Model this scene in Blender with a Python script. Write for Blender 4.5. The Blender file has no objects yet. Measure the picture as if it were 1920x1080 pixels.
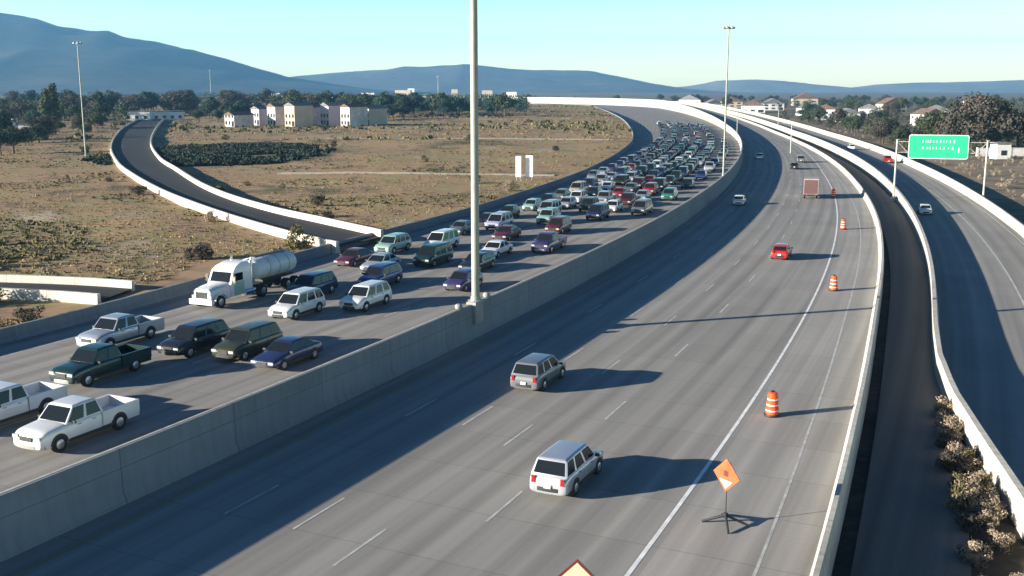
import bpy, bmesh, math, random
from mathutils import Vector, Matrix, noise
R = math.radians
rnd = random.Random(7)
sc = bpy.context.scene
col = sc.collection

# ------------------------------------------------------------------ camera, sky, sun, exposure
CAM_H = 17.5
FPX = 1950.0
cam_d = bpy.data.cameras.new('camera')
cam = bpy.data.objects.new('camera', cam_d); col.objects.link(cam)
cam_d.sensor_width = 36.0
cam_d.lens = 36.0 * FPX / 1920.0
cam_d.clip_end = 60000
cam_d.clip_start = 0.3
cam.location = (0, 0, CAM_H)
cam.rotation_euler = (math.pi / 2 - math.atan((540 - 168) / FPX), 0, 0)
sc.camera = cam

SUN_EL, SUN_AZ = R(13.0), math.atan2(-0.956, -0.292)      # azimuth clockwise from +Y
w = bpy.data.worlds.new('World'); sc.world = w; w.use_nodes = True
nt = w.node_tree
sky = nt.nodes.new('ShaderNodeTexSky'); sky.sky_type = 'NISHITA'; sky.sun_disc = False
sky.sun_elevation = SUN_EL; sky.sun_rotation = SUN_AZ
sky.air_density = 1.0; sky.dust_density = 0.6; sky.ozone_density = 1.5
# a hazy bright horizon under a deep blue zenith
tc_ = nt.nodes.new('ShaderNodeTexCoord'); sx_ = nt.nodes.new('ShaderNodeSeparateXYZ'); nt.links.new(tc_.outputs['Generated'], sx_.inputs[0])
rp_ = nt.nodes.new('ShaderNodeValToRGB'); nt.links.new(sx_.outputs[2], rp_.inputs[0])
el_ = rp_.color_ramp.elements
el_[0].position = 0.0; el_[0].color = (1.55, 1.62, 1.55, 1)
el_[1].position = 0.45; el_[1].color = (0.042, 0.10, 0.22, 1)
for p_, c_ in ((0.085, (0.62, 0.93, 0.92, 1)), (0.17, (0.13, 0.26, 0.40, 1))):
    e_ = el_.new(p_); e_.color = c_
tint = nt.nodes.new('ShaderNodeMix'); tint.data_type = 'RGBA'; tint.blend_type = 'MULTIPLY'
tint.inputs[0].default_value = 1.0
bg = nt.nodes['Background']; bg.inputs[1].default_value = 0.15
bst_ = nt.nodes.new('ShaderNodeVectorMath'); bst_.operation = 'SCALE'; bst_.inputs['Scale'].default_value = 0.92
nt.links.new(rp_.outputs[0], bst_.inputs[0])
nt.links.new(sky.outputs[0], tint.inputs[6]); nt.links.new(bst_.outputs[0], tint.inputs[7]); nt.links.new(tint.outputs[2], bg.inputs[0])
sd = bpy.data.lights.new('sun', 'SUN'); sd.energy = 5.0; sd.angle = R(0.5); sd.color = (1.0, 0.91, 0.78)
sun = bpy.data.objects.new('sun', sd); col.objects.link(sun)
sdir = Vector((math.sin(SUN_AZ) * math.cos(SUN_EL), math.cos(SUN_AZ) * math.cos(SUN_EL), math.sin(SUN_EL)))
sun.rotation_euler = sdir.to_track_quat('Z', 'Y').to_euler()
sun.location = sdir * 200
sc.view_settings.view_transform = 'Standard'
sc.view_settings.look = 'None'
sc.view_settings.gamma = 1.0
sc.view_settings.exposure = 1.6
sc.cycles.max_bounces = 6
sc.cycles.volume_bounces = 0

# ------------------------------------------------------------------ helpers
def tag(o, label=None, cat=None, group=None, kind=None):
    if label: o['label'] = label
    if cat: o['category'] = cat
    if group: o['group'] = group
    if kind: o['kind'] = kind
    return o

def empty(name, loc=(0, 0, 0), rz=0.0, label=None, cat=None, group=None):
    o = bpy.data.objects.new(name, None); col.objects.link(o)
    o.empty_display_size = 0.2
    o.location = loc; o.rotation_euler = (0, 0, rz)
    return tag(o, label, cat, group)

KIDS = {}
def link_child(o, parent):
    o.parent = parent
    KIDS.setdefault(parent.name, []).append(o)

def copy_tree(o, parent=None):
    c = o.copy(); col.objects.link(c)
    if parent is not None: link_child(c, parent)
    for ch in KIDS.get(o.name, []): copy_tree(ch, c)
    return c

class MB:
    def __init__(s): s.v, s.f, s.m, s.uv = [], [], [], None
    def add(s, vs, fs, mi=0):
        b = len(s.v); s.v += [tuple(v) for v in vs]
        s.f += [tuple(i + b for i in f) for f in fs]; s.m += [mi] * len(fs)
        return s
    def box(s, c, d, rz=0.0, mi=0, taper=1.0):
        x, y, z = d[0] / 2, d[1] / 2, d[2] / 2
        vs = []
        for sz, t in ((-1, 1.0), (1, taper)):
            for sx, sy in ((-1, -1), (1, -1), (1, 1), (-1, 1)):
                px, py = sx * x * t, sy * y * t
                vs.append((c[0] + px * math.cos(rz) - py * math.sin(rz), c[1] + px * math.sin(rz) + py * math.cos(rz), c[2] + sz * z))
        return s.add(vs, [(3, 2, 1, 0), (4, 5, 6, 7), (0, 1, 5, 4), (1, 2, 6, 5), (2, 3, 7, 6), (3, 0, 4, 7)], mi)
    def tube(s, a, b, r0, r1=None, n=10, mi=0, caps=True):
        r1 = r0 if r1 is None else r1
        a, b = Vector(a), Vector(b); d = (b - a).normalized()
        u = d.orthogonal().normalized(); w_ = d.cross(u)
        vs = []
        for p, r in ((a, r0), (b, r1)):
            for i in range(n):
                t = 2 * math.pi * i / n
                vs.append(p + (u * math.cos(t) + w_ * math.sin(t)) * r)
        fs = [(i, (i + 1) % n, n + (i + 1) % n, n + i) for i in range(n)]
        if caps: fs += [tuple(range(n - 1, -1, -1)), tuple(range(n, 2 * n))]
        return s.add(vs, fs, mi)
    def lathe(s, prof, n=16, mi=0, c=(0, 0, 0)):
        vs = []
        for r, z in prof:
            for i in range(n):
                t = 2 * math.pi * i / n
                vs.append((c[0] + r * math.cos(t), c[1] + r * math.sin(t), c[2] + z))
        fs = []
        for k in range(len(prof) - 1):
            for i in range(n):
                j = (i + 1) % n
                fs.append((k * n + i, k * n + j, (k + 1) * n + j, (k + 1) * n + i))
        fs += [tuple(range(n - 1, -1, -1)), tuple(range((len(prof) - 1) * n, len(prof) * n))]
        return s.add(vs, fs, mi)
    def loft(s, rings, mi=0, caps=True):
        n = len(rings[0]); vs = [p for r in rings for p in r]; fs = []
        for k in range(len(rings) - 1):
            for i in range(n):
                j = (i + 1) % n
                fs.append((k * n + i, k * n + j, (k + 1) * n + j, (k + 1) * n + i))
        if caps: fs += [tuple(range(n - 1, -1, -1)), tuple(range((len(rings) - 1) * n, len(rings) * n))]
        return s.add(vs, fs, mi)
    def build(s, name, mats, parent=None, smooth=None, loc=(0, 0, 0), fix=True):
        me = bpy.data.meshes.new(name)
        me.from_pydata(s.v, [], s.f)
        for m in (mats if isinstance(mats, (list, tuple)) else [mats]): me.materials.append(m)
        me.polygons.foreach_set('material_index', s.m)
        if s.uv:
            ul = me.uv_layers.new(name='UVMap')
            for l in me.loops: ul.data[l.index].uv = s.uv[l.vertex_index]
        if fix:
            bm = bmesh.new(); bm.from_mesh(me)
            bmesh.ops.recalc_face_normals(bm, faces=bm.faces)
            bm.to_mesh(me); bm.free()
        if smooth is not None:
            me.polygons.foreach_set('use_smooth', [True] * len(me.polygons))
            try: me.set_sharp_from_angle(angle=R(smooth))
            except Exception: pass
        me.update()
        o = bpy.data.objects.new(name, me); col.objects.link(o); o.location = loc
        if parent is not None: link_child(o, parent)
        return o

# ------------------------------------------------------------------ materials
def mat(name, c, rough=0.7, metal=0.0, spec=0.5, var=0.0, scale=3.0, coat=0.0, bump=0.0, c2=None, detail=4.0):
    m = bpy.data.materials.new(name); m.use_nodes = True
    n = m.node_tree.nodes; l = m.node_tree.links; b = n['Principled BSDF']
    b.inputs['Base Color'].default_value = (*c, 1); b.inputs['Roughness'].default_value = rough
    b.inputs['Metallic'].default_value = metal; b.inputs['Specular IOR Level'].default_value = spec
    b.inputs['Coat Weight'].default_value = coat
    if var > 0 or c2:
        tc = n.new('ShaderNodeTexCoord'); ns = n.new('ShaderNodeTexNoise'); ns.inputs['Scale'].default_value = scale
        ns.inputs['Detail'].default_value = detail
        l.new(tc.outputs['Object'], ns.inputs['Vector'])
        rp = n.new('ShaderNodeValToRGB'); l.new(ns.outputs['Fac'], rp.inputs['Fac'])
        ca = [max(0, x * (1 - var)) for x in c]; cb = list(c2) if c2 else [min(1, x * (1 + var)) for x in c]
        rp.color_ramp.elements[0].position = 0.3; rp.color_ramp.elements[1].position = 0.7
        rp.color_ramp.elements[0].color = (*ca, 1); rp.color_ramp.elements[1].color = (*cb, 1)
        l.new(rp.outputs['Color'], b.inputs['Base Color'])
        if bump > 0:
            bp = n.new('ShaderNodeBump'); bp.inputs['Strength'].default_value = bump
            l.new(ns.outputs['Fac'], bp.inputs['Height']); l.new(bp.outputs['Normal'], b.inputs['Normal'])
    return m

def road_mat(name, c, joints=True, streak=0.24, lane=3.5):
    """pavement: UV.x is metres across the road, UV.y metres along it"""
    m = bpy.data.materials.new(name); m.use_nodes = True
    n = m.node_tree.nodes; l = m.node_tree.links; b = n['Principled BSDF']
    b.inputs['Roughness'].default_value = 0.85; b.inputs['Specular IOR Level'].default_value = 0.25
    uv = n.new('ShaderNodeUVMap'); sp = n.new('ShaderNodeSeparateXYZ'); l.new(uv.outputs[0], sp.inputs[0])
    def mth(op, a, bb=None, c_=None):
        q = n.new('ShaderNodeMath'); q.operation = op
        for i, v in enumerate((a, bb, c_)):
            if v is None: continue
            if isinstance(v, (int, float)): q.inputs[i].default_value = v
            else: l.new(v, q.inputs[i])
        return q.outputs[0]
    def nz(sx, sy, sc_, det):
        mp = n.new('ShaderNodeMapping'); mp.inputs['Scale'].default_value = (sx, sy, 1); l.new(uv.outputs[0], mp.inputs['Vector'])
        t = n.new('ShaderNodeTexNoise'); t.inputs['Scale'].default_value = sc_; t.inputs['Detail'].default_value = det
        l.new(mp.outputs[0], t.inputs['Vector']); return t.outputs['Fac']
    wheel = mth('MULTIPLY', mth('SINE', mth('MULTIPLY', sp.outputs[0], 4 * math.pi / lane)), streak * 0.35)
    long_ = mth('MULTIPLY', mth('SUBTRACT', nz(1.6, 0.018, 1.0, 5), 0.5), streak * 3.4)
    blot = mth('MULTIPLY', mth('SUBTRACT', nz(0.16, 0.05, 1.0, 3), 0.5), streak * 1.6)
    fine = mth('MULTIPLY', mth('SUBTRACT', nz(5, 5, 1.0, 4), 0.5), 0.16)
    v = mth('ADD', mth('ADD', wheel, long_), mth('ADD', mth('ADD', blot, fine), 1.0))
    if joints:
        fr = mth('FRACT', mth('DIVIDE', sp.outputs[1], 4.6))
        v = mth('MULTIPLY', v, mth('SUBTRACT', 1.0, mth('MULTIPLY', mth('LESS_THAN', fr, 0.016), 0.2)))
        slab = mth('FLOOR', mth('DIVIDE', sp.outputs[1], 4.6)); ln = mth('FLOOR', mth('DIVIDE', sp.outputs[0], lane))
        wn = n.new('ShaderNodeTexWhiteNoise'); wn.noise_dimensions = '2D'
        cb = n.new('ShaderNodeCombineXYZ'); l.new(slab, cb.inputs[0]); l.new(ln, cb.inputs[1]); l.new(cb.outputs[0], wn.inputs['Vector'])
        v = mth('MULTIPLY', v, mth('ADD', 0.95, mth('MULTIPLY', wn.outputs['Value'], 0.09)))
    mx = n.new('ShaderNodeMix'); mx.data_type = 'RGBA'; mx.blend_type = 'MULTIPLY'; mx.inputs[0].default_value = 1
    mx.inputs[6].default_value = (*c, 1); l.new(v, mx.inputs[7]); l.new(mx.outputs[2], b.inputs['Base Color'])
    return m

def concrete_mat(name, c, joint=6.1, stain=0.8):
    m = bpy.data.materials.new(name); m.use_nodes = True
    n = m.node_tree.nodes; l = m.node_tree.links; b = n['Principled BSDF']
    b.inputs['Roughness'].default_value = 0.88; b.inputs['Specular IOR Level'].default_value = 0.2
    uv = n.new('ShaderNodeUVMap'); sp = n.new('ShaderNodeSeparateXYZ'); l.new(uv.outputs[0], sp.inputs[0])
    def mth(op, a, bb):
        q = n.new('ShaderNodeMath'); q.operation = op
        for i, v in enumerate((a, bb)):
            if isinstance(v, (int, float)): q.inputs[i].default_value = v
            else: l.new(v, q.inputs[i])
        return q.outputs[0]
    def nz(sx, sy, det):
        mp = n.new('ShaderNodeMapping'); mp.inputs['Scale'].default_value = (sx, sy, 1); l.new(uv.outputs[0], mp.inputs['Vector'])
        t = n.new('ShaderNodeTexNoise'); t.inputs['Scale'].default_value = 1.0; t.inputs['Detail'].default_value = det
        l.new(mp.outputs[0], t.inputs['Vector']); return t.outputs['Fac']
    drip = mth('MULTIPLY', mth('SUBTRACT', nz(0.35, 2.6, 5), 0.5), stain)
    big = mth('MULTIPLY', mth('SUBTRACT', nz(0.8, 0.14, 4), 0.5), stain * 0.9)
    fr = mth('FRACT', mth('DIVIDE', sp.outputs[1], joint), 0.0) if False else mth('MODULO', mth('ADD', sp.outputs[1], 1000.0), joint)
    wn = n.new('ShaderNodeTexWhiteNoise'); wn.noise_dimensions = '1D'
    fl = n.new('ShaderNodeMath'); fl.operation = 'FLOOR'; l.new(mth('DIVIDE', sp.outputs[1], joint), fl.inputs[0]); l.new(fl.outputs[0], wn.inputs['W'])
    v = mth('ADD', mth('ADD', drip, big), mth('ADD', 0.93, mth('MULTIPLY', wn.outputs['Value'], 0.14)))
    v = mth('MULTIPLY', v, mth('SUBTRACT', 1.0, mth('MULTIPLY', mth('LESS_THAN', fr, 0.07), 0.35)))
    mx = n.new('ShaderNodeMix'); mx.data_type = 'RGBA'; mx.blend_type = 'MULTIPLY'; mx.inputs[0].default_value = 1
    mx.inputs[6].default_value = (*c, 1); l.new(v, mx.inputs[7]); l.new(mx.outputs[2], b.inputs['Base Color'])
    return m

def ground_mat(name, cols, s1=0.05, s2=0.5, rough=0.95):
    m = bpy.data.materials.new(name); m.use_nodes = True
    n = m.node_tree.nodes; l = m.node_tree.links; b = n['Principled BSDF']
    b.inputs['Roughness'].default_value = rough; b.inputs['Specular IOR Level'].default_value = 0.1
    g = n.new('ShaderNodeNewGeometry')
    def nz(sc_, det):
        t = n.new('ShaderNodeTexNoise'); t.inputs['Scale'].default_value = sc_; t.inputs['Detail'].default_value = det
        t.inputs['Roughness'].default_value = 0.65
        l.new(g.outputs['Position'], t.inputs['Vector']); return t.outputs['Fac']
    a = nz(s1, 6); bq = nz(s2, 5)
    ad = n.new('ShaderNodeMath'); ad.operation = 'MULTIPLY_ADD'; l.new(bq, ad.inputs[0]); ad.inputs[1].default_value = 0.55
    mu = n.new('ShaderNodeMath'); mu.operation = 'MULTIPLY'; l.new(a, mu.inputs[0]); mu.inputs[1].default_value = 0.75
    l.new(mu.outputs[0], ad.inputs[2])
    rp = n.new('ShaderNodeValToRGB'); l.new(ad.outputs[0], rp.inputs['Fac'])
    e = rp.color_ramp.elements
    pos = [0.46 + 0.38 * i / (len(cols) - 1) for i in range(len(cols))]
    e[0].position = pos[0]; e[0].color = (*cols[0], 1); e[1].position = pos[-1]; e[1].color = (*cols[-1], 1)
    for p, c in list(zip(pos, cols))[1:-1]:
        q = e.new(p); q.color = (*c, 1)
    l.new(rp.outputs['Color'], b.inputs['Base Color'])
    return m

def leaf_mat(name, c, var=0.5):
    m = mat(name, c, rough=0.8, spec=0.15, var=var, scale=0.9, detail=2)
    return m

M = {}
M['road'] = road_mat('pavement_concrete', (0.250, 0.240, 0.218))
M['road_left'] = road_mat('pavement_concrete_worn', (0.245, 0.232, 0.212))
M['asphalt'] = road_mat('pavement_asphalt', (0.030, 0.032, 0.036), joints=False)
M['asphalt_strip'] = road_mat('packed_dirt', (0.155, 0.14, 0.115), joints=False)
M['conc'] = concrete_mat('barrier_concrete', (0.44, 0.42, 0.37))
M['pedestal'] = mat('pedestal_concrete', (0.26, 0.26, 0.25), rough=0.85, var=0.2, scale=0.55)
M['conc_wall'] = concrete_mat('shade_toned_concrete', (0.19, 0.21, 0.225), 7.3, 0.42)  # wall concrete darkened and blued: shade put into its colour
M['white_line'] = mat('white_road_paint', (0.72, 0.72, 0.70), rough=0.7, var=0.2, scale=1.5)
M['worn_line'] = mat('worn_road_paint', (0.42, 0.42, 0.40), rough=0.8, var=0.25, scale=1.5)
M['yellow_line'] = mat('yellow_road_paint', (0.26, 0.21, 0.10), rough=0.75, var=0.2, scale=1.5)
M['field'] = ground_mat('dry_field', [(0.065, 0.07, 0.036), (0.13, 0.12, 0.06), (0.23, 0.165, 0.105), (0.37, 0.24, 0.14), (0.25, 0.215, 0.095), (0.36, 0.27, 0.19), (0.45, 0.36, 0.25)], 0.028, 0.22)
M['plain'] = ground_mat('plain_ground', [(0.06, 0.065, 0.04), (0.18, 0.145, 0.10), (0.32, 0.26, 0.19)], 0.012, 0.2)
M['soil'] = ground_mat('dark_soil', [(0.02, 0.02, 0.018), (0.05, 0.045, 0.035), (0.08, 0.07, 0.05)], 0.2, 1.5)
M['path'] = mat('pale_dirt', (0.42, 0.35, 0.26), rough=0.95, var=0.2, scale=0.4)
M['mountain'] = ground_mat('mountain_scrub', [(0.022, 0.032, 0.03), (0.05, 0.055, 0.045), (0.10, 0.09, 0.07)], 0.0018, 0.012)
M['metal'] = mat('galvanised_steel', (0.42, 0.42, 0.38), rough=0.5, metal=0.25, var=0.08, scale=0.8)
M['dark_metal'] = mat('dark_steel', (0.04, 0.04, 0.045), rough=0.5, metal=0.4, var=0.2)
M['glass'] = mat('car_glass', (0.010, 0.013, 0.016), rough=0.12, spec=0.3)
M['tyre'] = mat('tyre_rubber', (0.015, 0.015, 0.016), rough=0.85, var=0.2)
M['rim'] = mat('wheel_alloy', (0.45, 0.46, 0.47), rough=0.35, metal=0.7, var=0.1)
M['lamp'] = mat('lamp_lens', (0.42, 0.44, 0.45), rough=0.12, spec=0.8)
M['tail'] = mat('tail_lens', (0.35, 0.012, 0.012), rough=0.2)
M['black'] = mat('black_plastic', (0.02, 0.02, 0.022), rough=0.6, var=0.2)
M['chrome'] = mat('chrome', (0.7, 0.7, 0.7), rough=0.18, metal=1.0)
M['chrome_dull'] = mat('bumper_steel', (0.33, 0.33, 0.33), rough=0.4, metal=0.6, var=0.1)
M['orange'] = mat('traffic_orange', (0.80, 0.085, 0.015), rough=0.5, var=0.12, scale=5)
M['orange_dark'] = mat('faded_orange', (0.55, 0.10, 0.02), rough=0.6, var=0.2, scale=5)
M['orange_red'] = mat('faded_orange_red', (0.80, 0.085, 0.02), rough=0.55, var=0.25, scale=3)
M['refl'] = mat('white_reflective', (0.82, 0.80, 0.78), rough=0.35)
M['cream'] = mat('cream_sheeting', (0.52, 0.45, 0.32), rough=0.4, var=0.05)
M['brown_edge'] = mat('red_brown_edge', (0.10, 0.022, 0.012), rough=0.5)
M['green_sign'] = mat('green_sheeting', (0.02, 0.42, 0.22), rough=0.4, var=0.12, scale=0.8)
M['bark'] = mat('bark', (0.09, 0.065, 0.045), rough=0.95, var=0.3, scale=6)
M['leaf_dark'] = leaf_mat('leaf_dark', (0.045, 0.060, 0.036))
M['leaf_mid'] = leaf_mat('leaf_mid', (0.055, 0.070, 0.030))
M['leaf_teal'] = leaf_mat('leaf_teal', (0.034, 0.064, 0.050))
M['leaf_brown'] = leaf_mat('leaf_brown', (0.066, 0.060, 0.048))
M['leaf_olive'] = leaf_mat('leaf_olive', (0.13, 0.12, 0.05))
M['thicket'] = leaf_mat('leaf_thicket', (0.030, 0.042, 0.032))
M['dry_leaf'] = leaf_mat('dry_leaf', (0.27, 0.22, 0.16), 0.45)
M['dry_grass'] = leaf_mat('dry_grass', (0.26, 0.20, 0.105), 0.5)
M['white_wall'] = mat('white_render', (0.80, 0.78, 0.76), rough=0.8, var=0.08, scale=0.3)
M['row_wall'] = mat('pale_row_house_wall', (0.52, 0.49, 0.48), rough=0.85, var=0.25, scale=0.5)
M['lilac_wall'] = mat('pale_siding', (0.44, 0.40, 0.46), rough=0.8, var=0.08, scale=0.3)
M['tan_wall'] = mat('tan_render', (0.52, 0.43, 0.33), rough=0.85, var=0.1, scale=0.3)
M['roof'] = mat('brown_roof', (0.16, 0.10, 0.075), rough=0.9, var=0.3, scale=1.0)
M['grey_roof'] = mat('grey_roof', (0.17, 0.17, 0.18), rough=0.85, var=0.25, scale=1.0)
M['window'] = mat('window_glass', (0.03, 0.035, 0.045), rough=0.1, spec=0.6)
M['tank'] = mat('tank_paint', (0.50, 0.58, 0.63), rough=0.45, metal=0.0, var=0.08, scale=0.8)

def paint(name, c, metal=0.15): return mat('paint_' + name, c, rough=0.32, metal=metal, coat=0.6, var=0.06, scale=1.2)
PAINT = {
    'white': paint('white', (0.62, 0.63, 0.64), 0), 'silver': paint('silver', (0.46, 0.48, 0.52), 0.5),
    'grey': paint('grey', (0.16, 0.17, 0.18), 0.3), 'black': paint('black', (0.014, 0.015, 0.018)),
    'dark green': paint('dark_green', (0.010, 0.030, 0.027)), 'navy': paint('navy', (0.018, 0.024, 0.075)),
    'olive': paint('olive', (0.038, 0.042, 0.018)), 'red': paint('red', (0.36, 0.02, 0.018)),
    'maroon': paint('maroon', (0.10, 0.016, 0.02)), 'blue': paint('blue', (0.025, 0.04, 0.15)),
    'purple': paint('purple', (0.045, 0.035, 0.11)), 'teal': paint('teal', (0.04, 0.20, 0.17)),
    'tan': paint('tan', (0.40, 0.31, 0.20)), 'pale green': paint('pale_green', (0.30, 0.46, 0.40)),
    'lilac': paint('lilac', (0.42, 0.42, 0.58)), 'orange': paint('orange', (0.55, 0.16, 0.05)),
}

# ------------------------------------------------------------------ the master curve of the freeway (foot of the median wall)
KS = [-60, 0, 20, 45, 75, 110, 160, 240, 340, 480, 700, 950, 1250, 1500, 1900]
KH = [28.0, 26.5, 25.8, 24.4, 22.4, 20.0, 17.0, 13.4, 10.3, 7.5, 5.1, 2.6, -22, -55, -64]
def interp(x, xs, ys):
    if x <= xs[0]: return ys[0]
    for i in range(1, len(xs)):
        if x <= xs[i]:
            t = (x - xs[i - 1]) / (xs[i] - xs[i - 1]); return ys[i - 1] + t * (ys[i] - ys[i - 1])
    return ys[-1]
def sinterp(x, xs, ys):            # smoothed
    d = 9.0
    return (interp(x - d, xs, ys) + 2 * interp(x, xs, ys) + interp(x + d, xs, ys)) / 4
S0, NS = -60, 1961
HD = [R(sum(interp(S0 + i + k, KS, KH) for k in (-15, -10, -5, 0, 5, 10, 15)) / 7) for i in range(NS)]
CX, CY = [0.0], [0.0]
for i in range(1, NS):
    CX.append(CX[-1] + math.sin(HD[i])); CY.append(CY[-1] + math.cos(HD[i]))
_ax, _ay = -9.9 - CX[38 - S0], 56.7 - CY[38 - S0]
CX = [x + _ax for x in CX]; CY = [y + _ay for y in CY]
def curve(s):
    t = min(max(s - S0, 0), NS - 1.001); i = int(t); f = t - i
    return CX[i] + (CX[i + 1] - CX[i]) * f, CY[i] + (CY[i + 1] - CY[i]) * f, HD[i]
def P(s, off):
    x, y, h = curve(s)
    return x + off * math.cos(h), y - off * math.sin(h)
def head(s): return curve(s)[2]

def off_rbar(s): return sinterp(s, [0, 26, 44, 72, 126, 194, 340, 540, 900, 1200], [29.6, 28.3, 27.3, 26.0, 24.8, 22.8, 19.6, 17.2, 15.5, 15])
def off_bar2(s): return sinterp(s, [0, 37, 41, 47, 54, 62, 76, 104, 150, 210, 300, 474, 900], [41.5, 35.5, 34.5, 33.0, 31.5, 30.6, 30.2, 30.0, 29.4, 28.6, 27.0, 25.5, 23])
def off_bar3(s): return sinterp(s, [0, 136, 258, 430, 665, 900], [44.5, 42.6, 40.6, 40.0, 38, 36])
def off_lbar(s): return sinterp(s, [0, 40, 50, 65, 86, 107, 181, 299, 442, 683, 900], [-24.2, -24.0, -24.4, -25.4, -25.8, -25.4, -26.8, -32.2, -41.5, -54, -62])

def stations(s0, s1):
    out = [s0]; s = s0
    while s < s1 - 1e-6:
        st = 3.0 if s < 120 else 5.0 if s < 350 else 9.0
        s = min(s1, s + st); out.append(s)
    return out

def ribbon(name, s0, s1, fa, fb, z, m, dash=None):
    mb = MB(); mb.uv = []
    fa_ = fa if callable(fa) else (lambda s: fa); fb_ = fb if callable(fb) else (lambda s: fb)
    z_ = z if callable(z) else (lambda s: z)
    segs = [(s0, s1)] if dash is None else [(a, min(a + dash[0], s1)) for a in [s0 + k * dash[1] for k in range(int((s1 - s0) / dash[1]))]]
    for a, b in segs:
        st = stations(a, b); vs, fs = [], []
        for s in st:
            for o in (fa_(s), fb_(s)):
                x, y = P(s, o); vs.append((x, y, z_(s))); mb.uv.append((o, s))
        for k in range(len(st) - 1): fs.append((2 * k, 2 * k + 1, 2 * k + 3, 2 * k + 2))
        mb.add(vs, fs)
    o = mb.build(name, m, fix=False)
    return tag(o, kind='structure')

def sweep_curve(name, s0, s1, foff, prof, m, parent=None):
    """prof: list of (dx, z) ring swept along the curve"""
    mb = MB(); rings = []; mb.uv = []
    for s in stations(s0, s1):
        o = foff(s) if callable(foff) else foff
        rings.append([(*P(s, o + dx), z(s) if callable(z) else z) for dx, z in prof])
        mb.uv += [(q[2], s) for q in rings[-1]]
    mb.loft(rings)
    return mb.build(name, m, parent, smooth=30)

# ------------------------------------------------------------------ ground, roads
g = MB(); N = 40
ext = 42000
g.add([(-ext, -3000, -1.7), (ext, -3000, -1.7), (ext, ext, -1.7), (-ext, ext, -1.7)], [(0, 1, 2, 3)])
tag(g.build('ground', M['plain'], fix=False), kind='structure')

Z_R, Z_3, Z_S = 0.0, -1.0, -1.15
def zr(s): return sinterp(s, [0, 430, 950], [0, 0, 5.0])
def up(z): return lambda s: z + zr(s)
def zl(s): return sinterp(s, [0, 190, 420], [1.6, 1.6, 0.45])
def ztop(s): return sinterp(s, [0, 190, 420], [2.46, 2.46, 3.0]) + zr(s)
def z2top(s): return sinterp(s, [0, 110, 260], [0.45, 0.45, 1.25]) + zr(s)
def z3top(s): return sinterp(s, [0, 130, 300], [0.15, 0.15, 0.7]) + zr(s)
ribbon('right_carriageway', -55, 1850, 0.0, off_rbar, up(Z_R), M['road'])
M['shoulder'] = road_mat('shoulder_concrete', (0.30, 0.285, 0.26))
ribbon('shoulder', -55, 1400, lambda s: 22.3 - min(max(s - 20, 0), 200) * 0.021, off_rbar, up(0.004), M['shoulder'])
ribbon('left_carriageway', -55, 1850, lambda s: off_lbar(s) + 0.1, 0.0, zl, M['road_left'])
ribbon('frontage_strip', -55, 900, lambda s: off_rbar(s) + 0.9, lambda s: min(off_bar2(s) - 0.1, off_rbar(s) + 5.3 + 0.0 * s), Z_S, M['asphalt_strip'])
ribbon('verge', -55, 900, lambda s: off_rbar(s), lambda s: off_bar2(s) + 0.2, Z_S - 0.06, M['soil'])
ribbon('outer_road', -55, 1500, lambda s: off_bar2(s) + 0.2, lambda s: off_bar3(s), up(Z_3), M['road'])

# lane markings
ribbon('solid_lane_line', -55, 700, lambda s: 21.9 - min(max(s - 20, 0), 200) * 0.021 - 0.09, lambda s: 21.9 - min(max(s - 20, 0), 200) * 0.021 + 0.09, up(0.008), M['white_line'])
ribbon('right_edge_line', -55, 700, lambda s: off_rbar(s) - 2.3, lambda s: off_rbar(s) - 2.17, up(0.008), M['worn_line'])
ribbon('dashed_lane_line', -52, 420, lambda s: 11.62 - s * 0.003, lambda s: 11.74 - s * 0.003, 0.006, M['worn_line'], (3.6, 14.6))
ribbon('dashed_lane_line', -46, 420, lambda s: 15.2 - s * 0.012, lambda s: 15.33 - s * 0.012, 0.006, M['worn_line'], (3.6, 14.6))
ribbon('dashed_lane_line', -50, 420, 8.15, 8.27, up(0.008), M['worn_line'], (3.6, 14.6))
ribbon('dashed_lane_line', -50, 420, 4.6, 4.72, 0.006, M['worn_line'], (3.6, 14.6))
ribbon('yellow_edge_line', -55, 700, 1.5, 1.64, up(0.008), M['yellow_line'])
for o in (-5.75, -9.35, -12.9, -16.7):
    ribbon('dashed_lane_line', -52 + rnd.random() * 8, 420, o - 0.06, o + 0.06, (lambda s: zl(s) + 0.006), M['worn_line'], (3.6, 14.6))
ribbon('left_edge_line', -55, 600, -21.0, -20.87, (lambda s: zl(s) + 0.006), M['worn_line'])
ribbon('outer_road_edge_line', -55, 600, lambda s: off_bar2(s) + 7.4, lambda s: off_bar2(s) + 7.6, up(Z_3 + 0.006), M['worn_line'])
ribbon('outer_road_edge_line', -55, 600, lambda s: off_bar3(s) - 1.3, lambda s: off_bar3(s) - 1.17, up(Z_3 + 0.006), M['worn_line'])

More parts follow.
